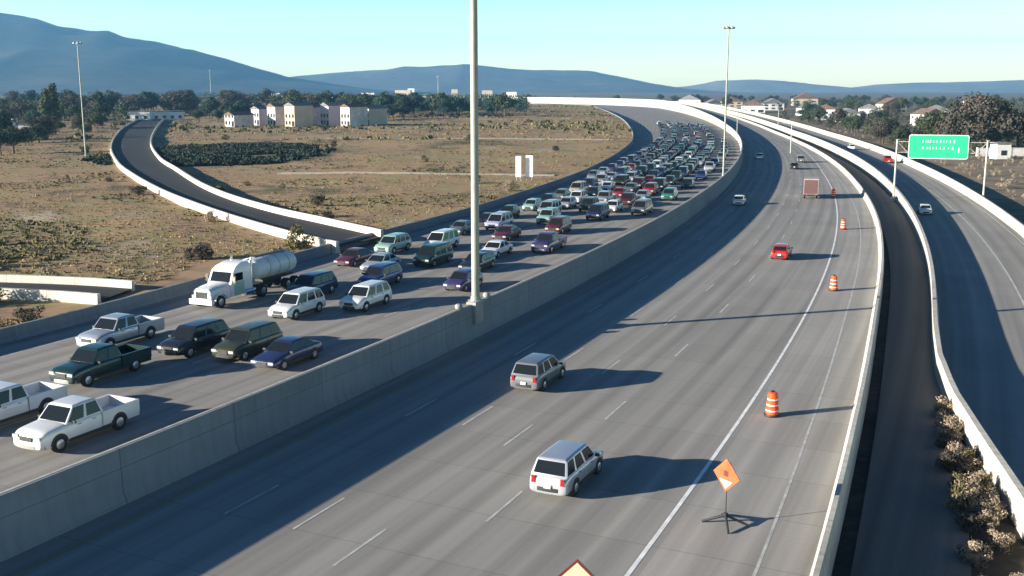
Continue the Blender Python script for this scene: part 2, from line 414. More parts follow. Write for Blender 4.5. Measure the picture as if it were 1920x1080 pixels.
# ------------------------------------------------------------------ concrete walls
def wall_thing(name, label, s0, s1, foff, prof, m):
    o = sweep_curve(name, s0, s1, foff, prof, m)
    return tag(o, label, 'concrete barrier')
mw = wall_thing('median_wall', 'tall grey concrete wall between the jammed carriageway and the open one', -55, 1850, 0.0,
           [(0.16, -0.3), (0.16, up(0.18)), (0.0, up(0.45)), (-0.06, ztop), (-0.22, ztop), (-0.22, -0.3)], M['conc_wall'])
sweep_curve('lit_side_barrier', -55, 1850, 0.0, [(-0.223, 0.0), (-0.223, lambda s: ztop(s) + 0.012), (-0.36, lambda s: ztop(s) + 0.012), (-0.42, lambda s: zl(s) + .35), (-0.62, lambda s: zl(s) + .15), (-0.62, lambda s: zl(s) - .3)], M['conc'], mw)  # jam side in lighter concrete, its sunlight put into the colour
wall_thing('roadside_barrier', 'long pale concrete barrier along the right shoulder, beside the dark strip', -55, 1850, off_rbar,
           [(-0.34, -0.02), (-0.34, up(0.08)), (-0.16, up(0.32)), (-0.09, up(0.90)), (0.12, up(0.90)), (0.2, up(0.3)), (0.2, -1.6), (0.0, -1.6)], M['conc'])
wall_thing('roadside_barrier', 'curving cream concrete barrier between the dark strip and the outer right road', -55, 1500, off_bar2,
           [(-0.15, -1.6), (-0.15, z2top), (0.17, z2top), (0.25, up(-0.7)), (0.45, up(-0.95)), (0.45, -1.6)], M['conc'])
wall_thing('roadside_barrier', 'farthest right concrete barrier, beyond the outer right road under the green sign', -55, 1500, off_bar3,
           [(-0.4, -1.7), (-0.4, up(-0.9)), (-0.2, up(-0.65)), (-0.12, z3top), (0.12, z3top), (0.2, up(-0.6)), (0.2, -1.7)], M['conc'])
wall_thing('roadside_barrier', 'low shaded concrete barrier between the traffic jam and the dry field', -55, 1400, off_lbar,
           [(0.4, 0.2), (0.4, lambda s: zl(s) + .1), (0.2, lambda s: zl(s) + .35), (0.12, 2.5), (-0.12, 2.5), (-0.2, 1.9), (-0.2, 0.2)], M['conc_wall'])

# ------------------------------------------------------------------ the dry field left of the freeway
LB = []
for s in range(-50, 1400, 6):
    x, y = P(s, off_lbar(s)); LB.append((y, x))
LBY = [a for a, _ in LB if True]; LBX = [b for _, b in LB]
def xleft(y): return interp(y, LBY[:190], LBX[:190])
RAMP_Z = 2.45
def cat_rom(pts, n=8):
    out = []
    p = [pts[0]] + list(pts) + [pts[-1]]
    for i in range(1, len(p) - 2):
        for k in range(n):
            t = k / n
            q = []
            for c in range(2):
                a, b, d, e = p[i - 1][c], p[i][c], p[i + 1][c], p[i + 2][c]
                q.append(0.5 * (2 * b + (d - a) * t + (2 * a - 5 * b + 4 * d - e) * t * t + (3 * b - a - 3 * d + e) * t ** 3))
            out.append(tuple(q))
    out.append(tuple(pts[-1])); return out
LO = cat_rom([(-17.2, 101.5), (-24.6, 110.8), (-34.1, 124.9), (-43.1, 139.6), (-53.5, 158.1), (-68.0, 187.0), (-83.0, 219.8), (-106.4, 278.0), (-132.2, 350.5), (-161.0, 438.0), (-209.8, 600)])
LI = cat_rom([(-13.7, 108.8), (-22.0, 120.0), (-30.4, 131.4), (-39.9, 147.0), (-50.0, 167.0), (-64.0, 199.0), (-79.0, 234.0), (-103.0, 299.0), (-131.0, 385.0), (-165.0, 495.0), (-214.0, 660)])
RA = cat_rom([(-90, 86.5), (-70, 86.0), (-52, 84.6), (-41.5, 83.2), (-34.6, 81.9), (-29.8, 80.4)])
RB = cat_rom([(-90, 79.5), (-70, 79.6), (-52, 78.9), (-41.5, 78.0), (-34.5, 76.6), (-30.5, 75.3)])

def pnt_in(p, poly):
    x, y = p; c = False; j = len(poly) - 1
    for i in range(len(poly)):
        if (poly[i][1] > y) != (poly[j][1] > y) and x < (poly[j][0] - poly[i][0]) * (y - poly[i][1]) / (poly[j][1] - poly[i][1]) + poly[i][0]: c = not c
        j = i
    return c
WIDE = [(x - 5.0, y) for x, y in LO] + [(x + 5.0, y) for x, y in LI[::-1]]
WIDE2 = [(x, y + 4) for x, y in RA] + [(x, y - 4) for x, y in RB[::-1]]
def on_ramp_wide(x, y): return y < 700 and (pnt_in((x, y), WIDE) or pnt_in((x, y), WIDE2))
def field_z(x, y):
    d = max(0.0, xleft(y) - x)
    f = min(1.0, d / 18.0)
    z = 2.0 + f * (0.55 * noise.noise(Vector((x * 0.03, y * 0.03, 1.0))) + 0.22 * noise.noise(Vector((x * 0.13, y * 0.13, 4.0))))
    if on_ramp_wide(x, y): z = min(z, 1.9)
    return z
ys = []; y = 10.0
while y < 1150:
    ys.append(y); y += 2.2 if y < 160 else 4.5 if y < 320 else 11
ds = [0.1, 1.5, 4, 7]; d = 10.0
while d < 700:
    ds.append(d); d += 3.0 if d < 60 else 5.0 if d < 160 else 14
fm = MB(); vs = []; fs = []
for y in ys:
    for d in ds:
        x = xleft(y) - 0.12 - d; vs.append((x, y, field_z(x, y)))
n = len(ds)
for i in range(len(ys) - 1):
    for j in range(n - 1):
        fs.append((i * n + j, i * n + n + j, i * n + n + j + 1, i * n + j + 1))
fm.add(vs, fs)
fo = fm.build('field', M['field'], smooth=180, fix=True); tag(fo, kind='structure')

def edge_normals(a):
    out = []
    for i in range(len(a)):
        p, q = a[max(0, i - 1)], a[min(len(a) - 1, i + 1)]
        t = Vector((q[0] - p[0], q[1] - p[1])).normalized(); out.append((t.y, -t.x))
    return out
def path_ribbon(name, A, B, z, m):
    mb = MB(); mb.uv = []; vs, fs = [], []; L = 0.0
    for i, (a, b) in enumerate(zip(A, B)):
        if i: L += math.dist(a, A[i - 1])
        vs += [(*a, z), (*b, z)]; mb.uv += [(0, L), (math.dist(a, b), L)]
    for k in range(len(A) - 1): fs.append((2 * k, 2 * k + 1, 2 * k + 3, 2 * k + 2))
    mb.add(vs, fs); o = mb.build(name, m, fix=True); return tag(o, kind='structure')
def path_wall(name, label, A, z0, z1, wd, m):
    nn = edge_normals(A); rings = []
    for (x, y), (nx, ny) in zip(A, nn):
        r = []
        for dx, z in ((-wd * 0.8, z0), (-wd * 0.8, z0 + 0.35), (-wd * 0.5, z0 + 0.6), (-wd * 0.38, z1), (wd * 0.38, z1), (wd * 0.5, z0 + 0.6), (wd * 0.8, z0 + 0.35), (wd * 0.8, z0)):
            r.append((x + nx * dx, y + ny * dx, z))
        rings.append(r)
    mb = MB(); mb.uv = []; L = 0.0
    for i, r in enumerate(rings):
        if i: L += math.dist(A[i], A[i - 1])
        mb.uv += [(q[2], L) for q in r]
    mb.loft(rings); o = mb.build(name, m, smooth=30)
    return tag(o, label, 'concrete barrier')
path_ribbon('loop_ramp', LO, LI, RAMP_Z - 0.2, M['asphalt'])
path_ribbon('side_ramp', RA, RB, RAMP_Z - 0.3, M['asphalt'])
M['ramp_conc'] = concrete_mat('ramp_concrete', (0.52, 0.48, 0.42), 6.1, 0.7)
path_wall('ramp_barrier', 'white outer barrier on the left side of the curving loop ramp', LO, 1.4, 2.8, 0.42, M['ramp_conc'])
path_wall('ramp_barrier', 'white inner barrier on the right side of the curving loop ramp', LI, 1.4, 3.0, 0.42, M['ramp_conc'])
path_wall('ramp_barrier', 'upper white barrier of the short side ramp at the left edge', RA, 1.4, 2.75, 0.42, M['ramp_conc'])
path_wall('ramp_barrier', 'lower white barrier of the short side ramp at the left edge', RB, 1.4, 2.7, 0.42, M['ramp_conc'])

def dirt_path(pts, wd):
    A = cat_rom(pts, 6); nn = edge_normals(A); mb = MB(); vs, fs = [], []
    for (x, y), (nx, ny) in zip(A, nn):
        for k in (-1, -0.5, 0.5, 1):
            px, py = x + nx * wd * k, y + ny * wd * k
            vs.append((px, py, field_z(px, py) + (0.16 if abs(k) < 1 else -0.1)))
    for i in range(len(A) - 1):
        for k in range(3): fs.append((4 * i + k, 4 * i + k + 1, 4 * i + 5 + k, 4 * i + 4 + k))
    mb.add(vs, fs); return tag(mb.build('path', M['path'], smooth=60), kind='structure')
dirt_path([(-44, 196), (-30, 197), (-15, 195), (0, 194), (8, 192)], 1.6)
dirt_path([(-60, 338), (-40, 335), (-10, 336), (15, 333), (32, 330)], 2.0)

LOOP_POLY = [(x - 1.0, y) for x, y in LO] + [(x + 1.0, y) for x, y in LI[::-1]]
SIDE_POLY = [(x, y + 0.8) for x, y in RA] + [(x, y - 0.8) for x, y in RB[::-1]]
def on_ramp(x, y): return pnt_in((x, y), LOOP_POLY) or pnt_in((x, y), SIDE_POLY)

# dry grass: thousands of tufts, uncountable
def tufts(name, n, area, hmin, hmax, m, wmul=1.0, keep=None):
    mb = MB(); vs, fs = [], []; k = 0; tries = 0
    while k < n and tries < n * 12:
        tries += 1
        x, y = area()
        if x > xleft(y) - 0.7 or on_ramp(x, y): continue
        if keep and not keep(x, y): continue
        k += 1; z = field_z(x, y) - 0.08; h = rnd.uniform(hmin, hmax)
        for q in range(5):
            a = rnd.uniform(0, 6.283); ww = h * rnd.uniform(0.25, 0.5) * wmul; le = h * rnd.uniform(0.2, 0.7)
            bx, by = x + rnd.uniform(-1, 1) * h * 0.5, y + rnd.uniform(-1, 1) * h * 0.5
            b = len(vs)
            vs += [(bx - math.sin(a) * ww, by + math.cos(a) * ww, z), (bx + math.sin(a) * ww, by - math.cos(a) * ww, z),
                   (bx + math.cos(a) * le, by + math.sin(a) * le, z + h * rnd.uniform(0.7, 1.1))]
            fs.append((b, b + 1, b + 2))
    mb.add(vs, fs); o = mb.build(name, m, fix=False); return tag(o, kind='stuff')
def near_area():
    y = 62 + 270 * rnd.random() ** 1.5; return rnd.uniform(-0.56 * y - 6, xleft(y)), y
tufts('dry_grass', 34000, near_area, 0.07, 0.26, M['dry_grass'], 1.3, lambda x, y: noise.noise(Vector((x * .06, y * .06, 9))) > -0.3)
tufts('olive_scrub', 5000, near_area, 0.12, 0.4, M['leaf_olive'], 1.7, lambda x, y: noise.noise(Vector((x * .045, y * .045, 2))) > 0.12)
def far_area():
    y = rnd.uniform(325, 1000); return rnd.uniform(max(-0.56 * y, xleft(y) - 380), xleft(y)), y
tufts('dry_grass', 9000, far_area, 0.2, 0.7, M['dry_grass'], 1.3, lambda x, y: noise.noise(Vector((x * .02, y * .02, 9))) > -0.2)
tufts('olive_scrub', 1800, far_area, 0.5, 1.6, M['leaf_olive'], 1.6, lambda x, y: noise.noise(Vector((x * .015, y * .015, 2))) > 0.05)
def thicket():
    a = rnd.uniform(0, 6.283); r = rnd.random() ** 0.65
    return -72 + 22 * r * math.cos(a) + (rnd.random() - .5) * 12, 258 + 42 * r * math.sin(a)
tufts('dark_thicket', 7000, thicket, 0.3, 1.1, M['thicket'], 1.9, lambda x, y: noise.noise(Vector((x * .09, y * .05, 6))) > -0.38)

# ------------------------------------------------------------------ mountains
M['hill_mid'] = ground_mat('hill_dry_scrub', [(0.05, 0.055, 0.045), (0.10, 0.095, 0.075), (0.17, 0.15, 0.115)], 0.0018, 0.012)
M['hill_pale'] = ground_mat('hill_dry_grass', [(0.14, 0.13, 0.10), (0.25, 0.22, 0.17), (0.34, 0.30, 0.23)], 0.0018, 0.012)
def ridge(name, pts, dist, depth, seed, rough, hm_='mountain'):
    """pts: (bearing tangent, height above the plain) of the skyline"""
    xs = [p[0] * dist for p in pts]; hs = [p[1] for p in pts]
    mb = MB(); vs, fs = [], []; nx, ny = 170, 26
    for j in range(ny + 1):
        t = j / ny
        prof = math.sin(min(1.0, t / 0.62) * math.pi / 2) ** 1.15 if t < 0.62 else math.cos((t - 0.62) / 0.38 * math.pi / 2)
        for i in range(nx + 1):
            x = xs[0] + (xs[-1] - xs[0]) * i / nx
            h = interp(x, xs, hs)
            yy = dist + (t - 0.62) * depth
            k = noise.fractal(Vector((x / rough, yy / rough, seed)), 1.0, 2.1, 5)
            gl = abs(noise.noise(Vector((x / rough * 2.2, yy / rough * 0.6, seed + 5))))
            vs.append((x * (1 + (t - 0.62) * 0.12), yy, -2 + max(0, h * prof * (1 + 0.16 * k * (1 - 0.6 * (abs(t - .62) < .03)) - 0.5 * gl * (1 - t) * (t < 0.62)))))
    for j in range(ny):
        for i in range(nx):
            a = j * (nx + 1) + i; fs.append((a, a + 1, a + nx + 2, a + nx + 1))
    mb.add(vs, fs); return tag(mb.build(name, M[hm_], smooth=180), kind='structure')
def sky_pts(px, dist): return [((u - 960) / FPX, CAM_H + (168 - v) / FPX * dist) for u, v in px]
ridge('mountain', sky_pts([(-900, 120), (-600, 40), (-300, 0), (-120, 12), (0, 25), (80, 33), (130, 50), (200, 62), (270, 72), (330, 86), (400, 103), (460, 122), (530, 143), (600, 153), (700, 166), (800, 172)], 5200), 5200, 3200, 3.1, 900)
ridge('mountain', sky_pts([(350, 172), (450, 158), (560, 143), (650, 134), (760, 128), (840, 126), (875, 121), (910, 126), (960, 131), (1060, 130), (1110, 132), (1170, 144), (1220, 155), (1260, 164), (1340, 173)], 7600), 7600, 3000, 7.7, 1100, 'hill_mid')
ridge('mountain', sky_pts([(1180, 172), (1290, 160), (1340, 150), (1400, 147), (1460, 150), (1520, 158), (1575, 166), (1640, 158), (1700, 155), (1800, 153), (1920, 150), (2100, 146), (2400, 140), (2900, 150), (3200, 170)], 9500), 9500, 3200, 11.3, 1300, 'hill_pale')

# ------------------------------------------------------------------ vehicles
def wheel(parent, x, y, r, wd, simple=False):
    mb = MB()
    s = 1 if x > 0 else -1
    prof = [(r * 0.62, -wd / 2), (r * 0.93, -wd / 2), (r, -wd * 0.3), (r, wd * 0.3), (r * 0.93, wd / 2), (r * 0.62, wd / 2)]
    n = 16; vs = []
    for rr, d in prof:
        for i in range(n):
            t = 2 * math.pi * i / n; vs.append((x + d, y + rr * math.cos(t), r + rr * math.sin(t)))
    fs = []
    for k in range(len(prof) - 1):
        for i in range(n):
            j = (i + 1) % n; fs.append((k * n + i, k * n + j, (k + 1) * n + j, (k + 1) * n + i))
    fs += [tuple(range(n)), tuple(range((len(prof) - 1) * n, len(prof) * n))[::-1]]
    mb.add(vs, fs)
    w_ = mb.build('wheel', M['tyre'], parent, smooth=40)
    if not simple:
        q = MB(); q.tube((x + s * (wd / 2 - 0.02), y, r), (x + s * (wd / 2 + 0.015), y, r), r * 0.62, r * 0.5, 12)
        q.build('rim', M['rim'], w_, smooth=40)
    return w_

SPEC = {   # L, W, H, wheel r, wheel y front/rear (from centre), lower-body top profile, greenhouse (base y0,y1, roof y0,y1) as fractions from the front
    'sedan': dict(L=4.75, W=1.82, H=1.45, r=0.33, top=[(0, .56), (.02, .68), (.12, .80), (.28, .93), (.5, .95), (.78, .98), (.92, .97), (.985, .88), (1, .6)], gh=(.26, .86, .42, .70), wh=(.185, .80)),
    'suv': dict(L=4.75, W=1.90, H=1.74, r=0.37, top=[(0, .66), (.02, .82), (.10, .98), (.26, 1.07), (.5, 1.08), (.8, 1.10), (.96, 1.10), (.99, 1.0), (1, .62)], gh=(.23, .975, .37, .90), wh=(.19, .79)),
    'hatch': dict(L=4.15, W=1.76, H=1.50, r=0.32, top=[(0, .58), (.03, .72), (.12, .84), (.27, .95), (.5, .97), (.8, 1.0), (.95, 1.0), (.99, .9), (1, .6)], gh=(.22, .96, .40, .84), wh=(.19, .81)),
    'van': dict(L=5.05, W=1.96, H=1.82, r=0.35, top=[(0, .66), (.02, .82), (.08, .96), (.19, 1.06), (.5, 1.07), (.8, 1.08), (.97, 1.08), (.99, 1.0), (1, .62)], gh=(.15, .985, .33, .93), wh=(.18, .78)),
    'pickup': dict(L=5.75, W=1.98, H=1.86, r=0.40, top=[(0, .74), (.012, .92), (.06, 1.08), (.24, 1.17), (.45, 1.18), (.60, 1.18)], gh=(.245, .625, .345, .585), wh=(.165, .775)),
}
def ring_lower(y, ztop, w_, zb, crown=0.03):
    hw = w_ / 2; r = 0.07
    zm = zb + (ztop - zb) * 0.55
    return [(-hw * .90, y, zb), (-hw * .985, y, zb + 0.12), (-hw, y, zm), (-hw * .965, y, ztop - r), (-hw * .88, y, ztop), (-hw * .4, y, ztop + crown), (hw * .4, y, ztop + crown), (hw * .88, y, ztop),
            (hw * .965, y, ztop - r), (hw, y, zm), (hw * .985, y, zb + 0.12), (hw * .90, y, zb)]
def panel(mb, a, b, c, d, inset, lift):
    """glass panel inset in a quad a b c d and lifted along its normal"""
    a, b, c, d = map(Vector, (a, b, c, d)); nrm = (b - a).cross(d - a).normalized(); ce = (a + b + c + d) / 4
    if nrm.dot(ce - Vector((0, ce.y * 0.6, ce.z - 0.35))) < 0: nrm = -nrm
    eu = ((b - a).length + (c - d).length) / 2; ev = ((d - a).length + (c - b).length) / 2
    def bl(u, v): return a * (1 - u) * (1 - v) + b * u * (1 - v) + c * u * v + d * (1 - u) * v
    iu, iv = min(0.3, inset / eu), min(0.3, inset / ev)
    q = [bl(iu, iv), bl(1 - iu, iv), bl(1 - iu, 1 - iv), bl(iu, 1 - iv)]
    o = [p + nrm * lift for p in q]; i_ = [p - nrm * 0.02 for p in q]
    mb.add(o + i_, [(0, 1, 2, 3), (0, 4, 5, 1), (1, 5, 6, 2), (2, 6, 7, 3), (3, 7, 4, 0)])
def make_vehicle(kind, simple=False):
    sp = SPEC[kind]; L, W, H = sp['L'], sp['W'], sp['H']; zb = sp['r'] * 0.62
    Y = lambda f: L / 2 - f * L
    root = empty(kind)
    mb = MB()
    fr = [0, .006, .02, .05, .10, .17, .24, .30, .40, .5, .6, .7, .8, .88, .94, .975, .992, 1]
    if kind == 'pickup': fr = [0, .006, .012, .03, .06, .12, .18, .24, .30, .40, .5, .57, .595, .6]
    tp, tv = [p for p, _ in sp['top']], [v for _, v in sp['top']]
    rings = []
    for f in fr:
        nar = 1.0 - 0.16 * max(0, 1 - f / 0.10) ** 2 - (0.10 * max(0, (f - 0.92) / 0.08) ** 2 if kind != 'pickup' else 0)
        z0 = zb + 0.08 * max(0, 1 - f / 0.06)
        rings.append(ring_lower(Y(f), interp(f, tp, tv), W * nar, z0, 0.035 if f < 0.97 else 0.0))
    mb.loft(rings)
    body = mb.build('body', PAINT['white'], root, smooth=50)
    sub = body.modifiers.new('rounding', 'SUBSURF'); sub.levels = 1; sub.render_levels = 1
    mb = MB()
    if kind == 'pickup':                        # open bed: floor and three walls
        y0, y1 = Y(.605), Y(1.0); yc, ly = (y0 + y1) / 2, y0 - y1
        mb.box((0, yc, zb + 0.28), (W * 0.96, ly, 0.30))
        for s in (-1, 1):
            mb.box((s * (W / 2 - 0.07), yc, 0.88), (0.14, ly, 0.58))
        mb.box((0, y1 + 0.05, 0.88), (W - 0.29, 0.10, 0.58)); mb.box((0, y0 - 0.03, 0.88), (W - 0.29, 0.06, 0.58))
    g0, g1, r0, r1 = sp['gh']; zt = H - 0.02
    if kind == 'pickup': bed = mb.build('cargo_bed', PAINT['white'], root); mb = MB()
    zb0, zb1 = interp(g0, tp, tv) - 0.02, interp(g1, tp, tv) - 0.02
    bw, rw = W / 2 * 0.90, W / 2 * 0.74
    bl, br, tl, tr = (-bw, Y(g0), zb0), (bw, Y(g0), zb0), (-rw, Y(r0), zt - 0.04), (rw, Y(r0), zt - 0.04)
    bl2, br2, tl2, tr2 = (-bw, Y(g1), zb1), (bw, Y(g1), zb1), (-rw, Y(r1), zt - 0.03), (rw, Y(r1), zt - 0.03)
    ym = (Y(r0) + Y(r1)) / 2
    ri = 0.10
    roof_in = [(-rw + ri, Y(r0) - 0.09, zt + 0.005), (rw - ri, Y(r0) - 0.09, zt + 0.005), (rw - ri, ym, zt + 0.03), (rw - ri, Y(r1) + 0.09, zt + 0.01), (-rw + ri, Y(r1) + 0.09, zt + 0.01), (-rw + ri, ym, zt + 0.03)]
    v = [bl, br, bl2, br2, tl, tr, (rw, ym, zt - 0.02), tr2, tl2, (-rw, ym, zt - 0.02)] + roof_in
    mb.add(v, [(0, 1, 5, 4), (3, 2, 8, 7), (1, 3, 7, 6, 5), (2, 0, 4, 9, 8),
               (4, 5, 11, 10), (5, 6, 12, 11), (6, 7, 13, 12), (7, 8, 14, 13), (8, 9, 15, 14), (9, 4, 10, 15), (10, 11, 12, 15), (15, 12, 13, 14)])
    cabin = mb.build('cabin', PAINT['white'], root)
    bm = bmesh.new(); bm.from_mesh(cabin.data)
    ed = [e for e in bm.edges if len(e.link_faces) == 2 and e.calc_face_angle(0) > 0.35]
    bmesh.ops.bevel(bm, geom=ed, offset=0.05, segments=2, profile=0.6, affect='EDGES', clamp_overlap=True)
    for f in bm.faces: f.smooth = True
    bm.to_mesh(cabin.data); bm.free(); cabin.data.set_sharp_from_angle(angle=R(40))
    if not simple:
        for yy, zz in ((L / 2 - 0.01, zb + 0.20), (-L / 2 + 0.01, zb + 0.24)):
            q = MB(); n = 8; o_, i_ = [], []
            sg = 1 if yy > 0 else -1
            for k in range(n + 1):
                t = -1 + 2 * k / n; bx, by = t * W * 0.46, yy - sg * 0.22 * abs(t) ** 3 + sg * 0.05
                o_.append((bx, by)); i_.append((bx * .98, by - sg * 0.14))
            ring = o_ + i_[::-1]
            q.loft([[(a, b, zz - 0.10) for a, b in ring], [(a, b, zz + 0.08) for a, b in ring]]); q.build('bumper', M['chrome_dull'] if kind == 'pickup' else M['black'], root)
        for s in (-1, 1):
            ya, yb = Y(sp['wh'][0]) - sp['r'] * 1.3, Y(sp['wh'][1]) + sp['r'] * 1.3
            q = MB(); q.box((s * (W / 2 - 0.015), (ya + yb) / 2, zb + 0.16), (0.05, ya - yb, 0.16)); q.build('side_trim', M['black'], root)
            for t in ((.42, .74) if kind != 'pickup' else (.40, .56)):
                q = MB(); q.box((s * (W / 2 * .985), Y(t * .92), interp(t, tp, tv) - 0.17), (0.05, 0.20, 0.035)); q.build('door_handle', M['chrome_dull'], root)
    # glass
    q = MB(); panel(q, bl, br, tr, tl, 0.07, 0.008); q.build('windshield', M['glass'], root)
    q = MB(); panel(q, br2, bl2, tl2, tr2, 0.09, 0.008); q.build('rear_window', M['glass'], root)
    def lp(a, b, t): return tuple(a[k] + (b[k] - a[k]) * t for k in range(3))
    cuts = [(0.02, 0.50), (0.52, 0.98)] if kind in ('sedan', 'hatch', 'pickup') else [(0.02, 0.36), (0.38, 0.68), (0.70, 0.98)]
    for s in (-1, 1):
        B0, B1, T0, T1 = (br, br2, tr, tr2) if s > 0 else (bl, bl2, tl, tl2)
        for c0, c1 in cuts:
            a, b, c, d = lp(B0, B1, c0), lp(B0, B1, c1), lp(T0, T1, c1), lp(T0, T1, c0)
            q = MB()
            if s > 0: panel(q, b, a, d, c, 0.055, 0.008)
            else: panel(q, a, b, c, d, 0.055, 0.008)
            # make sure the lift points outwards
            q.build('side_window', M['glass'], root)
    for s in (-1, 1):
        for f in sp['wh']:
            wheel(root, s * (W / 2 - 0.10), Y(f), sp['r'], 0.23, simple)
    if not simple:
        hz = interp(0.03, tp, tv) - 0.13
        for s in (-1, 1):
            q = MB(); q.box((s * W * 0.335, Y(0.008) + 0.012, hz), (0.34, 0.08, 0.15)); q.build('headlight', M['lamp'], root)
            q = MB(); q.box((s * W * 0.36, -L / 2 + (0.06 if kind == 'sedan' else 0.01), {'pickup': 0.95, 'sedan': 0.76}.get(kind, 0.86)), (0.17, 0.06, 0.30 if kind != 'sedan' else 0.16)); q.build('taillight', M['tail'], root)
            q = MB(); q.box((s * (W / 2 + 0.07), Y(g0 + .055), zb0 + 0.06), (0.20, 0.09, 0.13)); q.build('mirror', M['black'], root)
        q = MB(); q.box((0, Y(0.0) + 0.012, hz - 0.06), (W * 0.38, 0.05, 0.20)); q.build('grille', M['black'], root)
        q = MB(); q.box((0, -L / 2 - 0.065, 0.62), (0.32, 0.012, 0.16)); q.build('number_plate', M['refl'], root)
    if not simple:
        for s in (-1, 1):
            for f in sp['wh']:
                q = MB(); r_ = sp['r'] * 1.2; yc = Y(f); n = 12
                o_ = [(s * (W / 2 + .006), yc + r_ * math.cos(math.pi * k / n), max(zb + .1, sp['r'] + r_ * math.sin(math.pi * k / n))) for k in range(n + 1)]
                i_ = [(s * (W / 2 - .06), b, c) for a, b, c in o_]
                q.loft([i_, o_]); q.build('wheel_arch', M['black'], root)
    return root
KIND_NAME = {'sedan': 'sedan', 'suv': 'sport_utility_car', 'hatch': 'hatchback', 'van': 'minivan', 'pickup': 'pickup_truck'}
KIND_WORD = {'sedan': 'sedan', 'suv': 'tall car', 'hatch': 'hatchback', 'van': 'minivan', 'pickup': 'pickup'}
PROTO = {}
def vehicle(kind, colour, loc, rz, label, group=None, simple=False):
    key = (kind, simple)
    if key not in PROTO:
        o = make_vehicle(kind, simple); PROTO[key] = o; o['used'] = 0
    pr = PROTO[key]
    if pr['used'] == 0: o = pr; pr['used'] = 1
    else: o = copy_tree(pr)
    if 'used' in o and o is not pr: del o['used']
    o.name = KIND_NAME[kind]
    if o is pr:                                  # keep the children lookup in step with the new name
        KIDS[o.name] = [c for c in col.objects if c.parent is o]
    for c in KIDS.get(o.name, []):
        if c.name.split('.')[0] in ('body', 'cabin', 'cargo_bed'):
            c.material_slots[0].link = 'OBJECT'; c.material_slots[0].material = PAINT[colour]
    o.location = loc; o.rotation_euler = (0, 0, rz)
    tag(o, label, 'pickup truck' if kind == 'pickup' else 'minivan' if kind == 'van' else 'car', group)
    return o
def rz_toward(s): return math.pi - head(s)        # facing the camera (down the curve)
def rz_away(s): return -head(s)
JAM = 'vehicles stuck in the traffic jam'
def jam(kind, colour, s, off, label, simple=False):
    x, y = P(s, off)
    return vehicle(kind, colour, (x, y, zl(s) + 0.004), rz_toward(s) + rnd.uniform(-.02, .02), label, JAM, simple)

near_cars = [
    ('pickup', 'white', 24.2, -4.9, 'white crew cab pickup nearest the camera, beside the median wall'),
    ('pickup', 'white', 24.4, -10.0, 'white pickup cut off by the left edge, beside the white pickup'),
    ('pickup', 'dark green', 32.4, -12.0, 'near black green pickup in front of the silver white pickup at far left'),
    ('pickup', 'silver', 38.9, -17.0, 'silver pickup behind the dark green pickup, near the left barrier'),
    ('suv', 'black', 39.2, -11.2, 'black tall car, leftmost of three dark cars side by side'),
    ('suv', 'olive', 40.0, -7.75, 'dark olive tall car, middle of three dark cars side by side'),
    ('sedan', 'navy', 39.3, -4.3, 'navy blue sedan, rightmost of three dark cars, next to the median wall'),
    ('suv', 'white', 50.6, -11.7, 'white tall car ahead of the dark one, right of the tank truck'),
    ('suv', 'navy', 57.2, -14.9, 'dark navy tall car between the tank truck trailer and white tall car'),
    ('suv', 'white', 55.1, -8.7, 'white tall car, right one of two white cars near the tall pole'),
    ('suv', 'blue', 63.2, -12.2, 'blue tall car directly behind the right white car near the pole'),
    ('sedan', 'maroon', 72.5, -19.0, 'dark maroon sedan behind the tank truck by the left barrier'),
    ('sedan', 'silver', 70.8, -15.3, 'silver sedan beside the dark maroon sedan behind the tank truck'),
    ('van', 'dark green', 75.5, -12.4, 'dark green minivan two places behind the blue tall car'),
    ('suv', 'pale green', 80.5, -19.3, 'pale green tall car behind the dark maroon sedan'),
    ('van', 'white', 84.5, -15.8, 'white minivan left of the tall pole, behind the silver sedan'),
    ('hatch', 'purple', 65.5, -4.6, 'dark purple hatchback by the median wall just left of the tall pole'),
    ('sedan', 'white', 82.3, -8.9, 'white sedan just right of the tall pole'),
    ('sedan', 'black', 74.4, -7.4, 'black sedan partly hidden by the tall pole'),
    ('pickup', 'purple', 87.5, -5.3, 'purple pickup with pale hood by the median wall right of the pole'),
    ('sedan', 'maroon', 93.5, -12.2, 'maroon sedan diagonally ahead of the pale lilac minivan'),
    ('van', 'lilac', 101.5, -16.2, 'pale lilac minivan just right of the tall pole, fourth jam lane'),
    ('suv', 'pale green', 108.5, -12.4, 'pale green tall car behind the maroon sedan right of the pole'),
    ('suv', 'maroon', 100.5, -8.6, 'maroon tall car behind the purple pickup'),
]
for k, c, s, o, lb in near_cars: jam(k, c, s - (0.8 if s > 65 else 0), o - (0.7 if s > 65 else 0), lb)

# the rest of the jam, lane by lane
LANES = [(-4.6, 118, 350, 'jam lane beside the median wall', 17), (-8.3, 111, 500, 'second jam lane from the median wall', 7.9), (-12.0, 119, 510, 'middle jam lane', 7.7),
         (-15.7, 113, 520, 'fourth jam lane from the median wall', 7.9), (-19.4, 92, 530, 'jam lane next to the left barrier', 7.8), (-23.2, 170, 530, 'outer merging jam lane', 8.4)]
COLS = ['white', 'grey', 'black', 'silver', 'grey', 'navy', 'dark green', 'black', 'blue', 'maroon', 'pale green', 'purple', 'tan', 'red', 'olive', 'black', 'grey', 'dark green', 'white', 'navy', 'black', 'silver', 'teal', 'purple']
ORD = ['nearest', 'second', 'third', 'fourth', 'fifth', 'sixth', 'seventh', 'eighth', 'ninth', 'tenth', 'eleventh', 'twelfth', 'thirteenth', 'fourteenth', 'fifteenth', 'sixteenth', 'seventeenth', 'eighteenth', 'nineteenth', 'twentieth']
